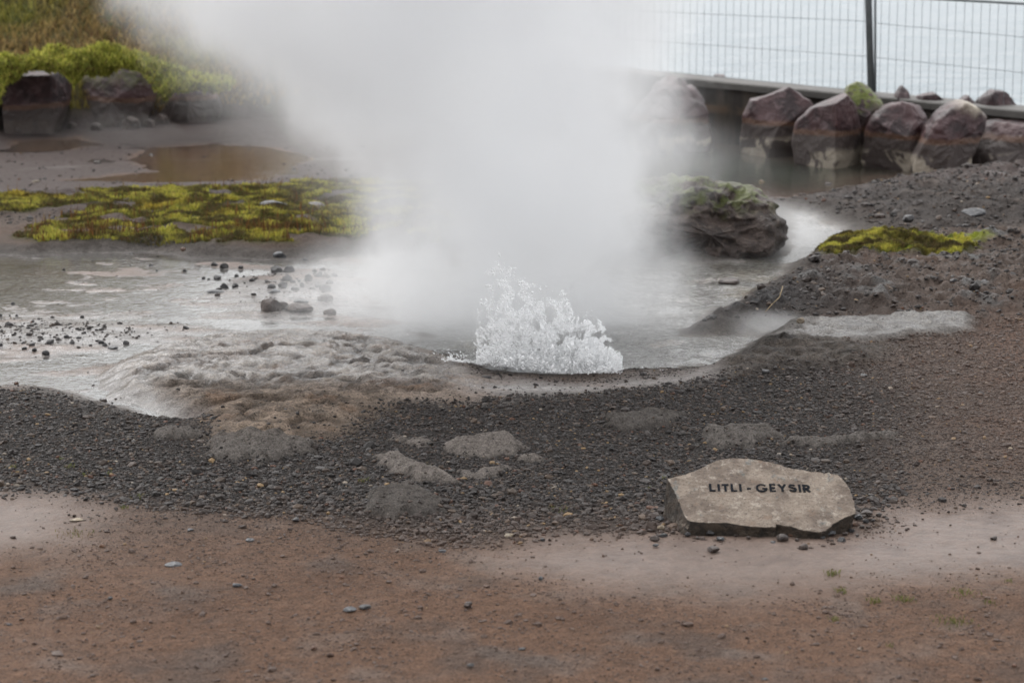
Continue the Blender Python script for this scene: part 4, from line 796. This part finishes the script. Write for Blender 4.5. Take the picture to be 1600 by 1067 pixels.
# ------------------------------------------------------------------ the geyser: flung water
m, t, b = newmat('white_water'); g = NG(t)
b.inputs['Base Color'].default_value = (1, 1, 1, 1); b.inputs['Roughness'].default_value = .25; b.inputs['IOR'].default_value = 1.33; b.inputs['Specular IOR Level'].default_value = .7
b.inputs['Transmission Weight'].default_value = .0
tr = g.n('ShaderNodeBsdfTranslucent'); tr.inputs[0].default_value = (1, 1, 1, 1); mx = g.n('ShaderNodeMixShader'); mx.inputs[0].default_value = .55
g.l(b.outputs[0], mx.inputs[1]); g.l(tr.outputs[0], mx.inputs[2]); g.l(mx.outputs[0], t.nodes['Material Output'].inputs[0]); M_ww = m
YG = gp(860, 584)[1]+.03
def px2(u, v, dy=0.0):
    dx, dyy, dz = ray(u, v); t = (YG+dy)/dyy; return dx*t, YG+dy, CH+dz*t
lr = np.random.default_rng(77)
def envelope(u):                                            # height of the spray (photo row) over each column
    return np.interp(u, [672, 690, 720, 745, 752, 765, 783, 800, 822, 850, 872, 893, 897, 905, 925, 935, 950, 965, 985, 1010, 1040], [540, 520, 505, 480, 435, 412, 388, 412, 430, 445, 462, 430, 500, 488, 486, 498, 520, 545, 552, 560, 572])
def drops(N, fu, scale, dens, name, parent, dys=.10, k=1):
    u = fu(N*4); top = envelope(u); base = np.interp(u, [672, 745, 800, 860, 965, 1040], [560, 567, 574, 583, 583, 580])
    s = lr.random(N*4)**dens; base = base+5*noise3(u*.09, 0*u, 0, 15)+3*noise3(u*.3, 0*u, 0, 16); v = base+(top-base)*s; n_ = noise3(u*.06, v*.06, 0, 11)+.5*noise3(u*.15, v*.12, 3.0, 12)
    ok = lr.random(N*4) < np.clip(1.0-1.05*s+1.25*n_, .006, 1)*np.interp(u, [668, 745, 752, 800], [.25, .2, .3, 1])*np.interp(u, [940, 975], [1, .2]); u, v, s = u[ok][:N], v[ok][:N], s[ok][:N]; n = len(u)
    X, Y, Z = px2(u, v, lr.normal(0, dys, n)*(1-.3*s))
    ox, oz = px2(858, 600)[0], -.25; d = np.stack([X-ox, (Y-YG)*1.2, np.maximum(Z-oz, .05)], 1); d[:, 0] += lr.normal(0, .14, n); d /= np.linalg.norm(d, axis=1)[:, None]
    R = np.exp(lr.normal(math.log(.0011), .55, n))*scale; R = np.clip(R, .0007, .009)*(1+.3*(1-s)); el = 1+lr.exponential(.6, n).clip(0, 2.5)
    var = np.stack([ICO[k][0]*(1+.45*fbm(ICO[k][0][:, 0]*1.6+q*5, ICO[k][0][:, 1]*1.6, ICO[k][0][:, 2]*1.6, q, 2))[:, None] for q in range(12)])[lr.integers(0, 12, n)]
    a = np.cross(d, np.array([0, 1., .01])); a /= np.linalg.norm(a, axis=1)[:, None]; c_ = np.cross(d, a)
    V = (d[:, None]*var[..., 2:3]*(R*el)[:, None, None]+a[:, None]*var[..., 0:1]*R[:, None, None]+c_[:, None]*var[..., 1:2]*R[:, None, None])+np.stack([X, Y, Z], 1)[:, None]
    F = (ICO[k][1][None]+(np.arange(n)*var.shape[1])[:, None, None]).reshape(-1, 3)
    o = mesh_np(name, V.reshape(-1, 3)-np.array(parent.location), F, M_ww, True, parent=parent); tag(o, kind='stuff'); return o
gy = empty('geyser_splash', (px2(860, 588)[0], YG, 0)); tag(gy, 'burst of white boiling water leaping from the vent in the steam', 'geyser')
drops(36000, lambda n: 745+228*lr.random(n), 1.0, 1.35, 'droplets', gy)
drops(3000, lambda n: 690+300*lr.random(n), 1.1, 5.0, 'churned_water', gy, .05)
drops(900, lambda n: 668+375*lr.random(n), .8, .9, 'spray', gy, .16)
def froth(px, name, seed, th=.10):                          # a churning dome of foam inside the spray
    W_ = np.array([px2(*p) for p in px]); c_ = W_.mean(0); ang = np.arctan2(W_[:, 2]-c_[2], W_[:, 0]-c_[0]); o_ = np.argsort(ang)
    T = np.linspace(-np.pi, np.pi, 180, endpoint=False); xx = np.interp(T, ang[o_], W_[o_, 0], period=2*np.pi)-c_[0]; zz = np.interp(T, ang[o_], W_[o_, 2], period=2*np.pi)-c_[2]
    ph = np.linspace(-np.pi/2, np.pi/2, 70); k = np.cos(ph)**.7
    V = np.stack([(k[:, None]*xx).ravel(), (np.sin(ph)[:, None]*th+0*xx).ravel(), (k[:, None]*zz).ravel()], 1)
    L = np.linalg.norm(V, axis=1)+1e-6; q = V+seed; nn = .035*fbm(q[:, 0]*14, q[:, 1]*14, q[:, 2]*8, seed, 3)+.016*np.abs(fbm(q[:, 0]*50, q[:, 1]*50, q[:, 2]*25, seed+5, 3))
    V += V/L[:, None]*nn[:, None]; i = np.arange(69*180); r_ = i//180; q_ = i % 180; q2 = (q_+1) % 180
    return mesh_np(name, V+c_-np.array(gy.location), np.stack([r_*180+q_, r_*180+q2, (r_+1)*180+q2, (r_+1)*180+q_], 1), M_ww, True, parent=gy)
froth([(790, 584), (800, 566), (825, 552), (850, 552), (868, 560), (885, 566), (900, 590), (850, 596)], 'foam', 3)
froth([(880, 592), (893, 562), (902, 542), (915, 528), (930, 534), (940, 552), (954, 568), (962, 584), (950, 596), (905, 598)], 'foam', 4)

# ------------------------------------------------------------------ steam: real volumes with their own hulls
def hull(name, rows, yfun, ry, mat, seg=48):                # rows: (z, centre x, half width)
    zs = np.array([r[0] for r in rows]); n = 40; Z = np.linspace(zs[0], zs[-1], n); cx = np.interp(Z, zs, [r[1] for r in rows]); hw = np.interp(Z, zs, [r[2] for r in rows])
    T = np.linspace(0, 2*np.pi, seg, endpoint=False); V = []
    for z_, c_, h_ in zip(Z, cx, hw): V += [(c_+h_*math.cos(a_), yfun(z_)+ry(z_)*math.sin(a_), z_) for a_ in T]
    V = np.array(V); i = np.arange((n-1)*seg); r_ = i//seg; q = i % seg; q2 = (q+1) % seg
    bm = bmesh.new(); vs = [bm.verts.new(v) for v in V]
    for a_, b_, c_, d_ in np.stack([r_*seg+q, r_*seg+q2, (r_+1)*seg+q2, (r_+1)*seg+q], 1): bm.faces.new((vs[a_], vs[b_], vs[c_], vs[d_]))
    bm.faces.new(vs[:seg][::-1]); bm.faces.new(vs[-seg:]); o = bm_obj(name, bm, mat, None, True); tag(o, kind='stuff'); return o
def curve(g, val, lo, hi, pts, vlo, vhi):                   # piecewise function of height
    t = g.mr(val, lo, hi, 0, 1, False); c_ = g.n('ShaderNodeFloatCurve'); cm = c_.mapping.curves[0]
    q = [((z_-lo)/(hi-lo), (v_-vlo)/(vhi-vlo)) for z_, v_ in pts]
    cm.points[0].location = q[0]; cm.points[1].location = q[-1]
    for a_ in q[1:-1]: cm.points.new(*a_)
    c_.mapping.update(); g.l(t, c_.inputs['Value']); return g.mr(c_.outputs[0], 0, 1, vlo, vhi, False)
def steam_mat(name, rows, ys_, rys, dens, soft, nscale, namp, dcurve, seed=0.0, wisp=1.0):
    m = bpy.data.materials.new(name); m.use_nodes = True; t = m.node_tree; t.nodes.remove(t.nodes['Principled BSDF']); g = NG(t)
    pos = g.pos(); lo, hi = rows[0][0], rows[-1][0]
    nv = g.n('ShaderNodeMapping'); g.l(pos, nv.inputs[0]); nv.inputs['Location'].default_value = (seed, seed*.7, 0); nv.inputs['Scale'].default_value = (1, 1, .75)
    nz = g.n('ShaderNodeTexNoise'); g.l(nv.outputs[0], nz.inputs['Vector']); nz.inputs['Scale'].default_value = nscale; nz.inputs['Detail'].default_value = 5; nz.inputs['Roughness'].default_value = .55
    s3 = g.n('ShaderNodeSeparateColor'); g.l(nz.outputs['Color'], s3.inputs[0]); p = g.sep(pos)
    cx = curve(g, p[2], lo, hi, [(r[0], r[1]) for r in rows], -3, 3); hw = curve(g, p[2], lo, hi, [(r[0], r[2]) for r in rows], 0, 3)
    cy = curve(g, p[2], lo, hi, ys_, 8, 20); ry = curve(g, p[2], lo, hi, rys, 0, 6)
    dx = g.m('DIVIDE', g.m('SUBTRACT', p[0], cx), hw); dy = g.m('DIVIDE', g.m('SUBTRACT', p[1], cy), ry)
    dx = g.m('ADD', dx, g.m('MULTIPLY', g.m('SUBTRACT', s3.outputs[0], .5), namp*2)); dy = g.m('ADD', dy, g.m('MULTIPLY', g.m('SUBTRACT', s3.outputs[1], .5), namp*2))
    r = g.m('SQRT', g.m('ADD', g.m('MULTIPLY', dx, dx), g.m('MULTIPLY', dy, dy)))
    d = g.mr(r, .92, .92-soft); d = g.m('MULTIPLY', d, g.m('ADD', g.m('MULTIPLY', g.m('SUBTRACT', s3.outputs[2], .5), wisp*4), 1.0, clamp=False)); d = g.m('MAXIMUM', d, 0.0)
    d = g.m('MULTIPLY', d, curve(g, p[2], lo, hi, dcurve, 0, 1)); d = g.m('MULTIPLY', d, dens)
    v = g.n('ShaderNodeVolumePrincipled'); v.inputs['Color'].default_value = (.984, .986, .989, 1); v.inputs['Anisotropy'].default_value = .3; g.l(d, v.inputs['Density'])
    g.l(v.outputs[0], t.nodes['Material Output'].inputs['Volume']); m.cycles.homogeneous_volume = False if hasattr(m.cycles, 'homogeneous_volume') else False
    return m
rows = [(-.05, .04, .70), (.10, .0, .90), (.25, -.02, .94), (.40, .02, .90), (.65, .03, .96), (.93, -.08, 1.12), (1.2, -.29, 1.37), (1.5, -.45, 1.6), (2.2, -.5, 1.8), (3.0, -.7, 2.1)]
ysl = [(-.05, 10.6), (.4, 10.75), (1.0, 10.75), (1.6, 10.7), (3.0, 11.0)]; ryl = [(-.05, .62), (.4, .72), (1.0, .8), (1.6, 1.0), (3.0, 1.5)]
fi = lambda L_: (lambda z_: float(np.interp(z_, [a_[0] for a_ in L_], [a_[1] for a_ in L_])))
mt = steam_mat('steam_plume', rows, ysl, ryl, 4.6, .58, 2.7, .5, [(-.05, .55), (.12, .8), (.35, .95), (.7, 1), (3.0, 1)])
hull('steam_plume', [(a_, b_, c_*1.12) for a_, b_, c_ in rows], fi(ysl), lambda z_: fi(ryl)(z_)*1.12, mt)
# drifting veil to the left, over the flats and the foot of the slope
rows2 = [(.0, -.6, .7), (.3, -.75, .85), (.6, -1.0, .95), (1.0, -1.25, 1.05), (1.5, -1.4, 1.15), (2.4, -1.6, 1.4)]
ys2 = [(.0, 13.4), (.6, 13.6), (1.2, 13.8), (2.4, 14.0)]; ry2 = [(.0, 1.4), (.6, 1.7), (1.2, 1.9), (2.4, 2.2)]
mt = steam_mat('steam_veil', rows2, ys2, ry2, .40, .9, .9, .5, [(.0, .35), (.3, .5), (.6, .9), (1.0, 1), (2.4, 1)], 5.0, .5)
hull('steam_veil', [(a_, b_, c_*1.2) for a_, b_, c_ in rows2], fi(ys2), lambda z_: fi(ry2)(z_)*1.2, mt)
# low vapour hanging over the hot water
def lowsteam(name, cx, cy, rx, ryy, h, dens, seed):
    r_ = [(-.02, cx, rx), (h*.4, cx, rx*.9), (h, cx, rx*.5)]; y_ = [(-.02, cy), (h, cy)]; q_ = [(-.02, ryy), (h*.4, ryy*.9), (h, ryy*.5)]
    mt = steam_mat(name, r_, y_, q_, dens, .9, 4.0, .5, [(-.02, 1), (h*.3, .8), (h, 0.05)], seed, .7); hull(name, [(a_, b_, c_*1.15) for a_, b_, c_ in r_], fi(y_), lambda z_: fi(q_)(z_)*1.15, mt)
x, y = gp(1170, 385); lowsteam('vapour', x, y, .75, .8, .26, 2.2, 3.0)
x, y = gp(1190, 520); lowsteam('vapour', x, y, .32, .35, .10, 4.0, 8.0)
x, y = gp(1070, 262); lowsteam('vapour', x, y, .9, 1.2, .35, .35, 11.0)
x, y = gp(560, 480); lowsteam('vapour', x, y, .55, 1.0, .35, 1.6, 14.0)
x, y = gp(0, 215); lowsteam('vapour', x, y, 1.3, 1.0, .25, .16, 17.0)
x, y = gp(1020, 520); lowsteam('vapour', x, y, .42, .5, .34, 1.5, 24.0)
x, y = gp(660, 505); lowsteam('vapour', x, y, .42, .5, .34, 1.6, 27.0)
x, y = gp(855, 588); lowsteam('vapour', x, y+.02, .40, .22, .13, 2.0, 31.0)
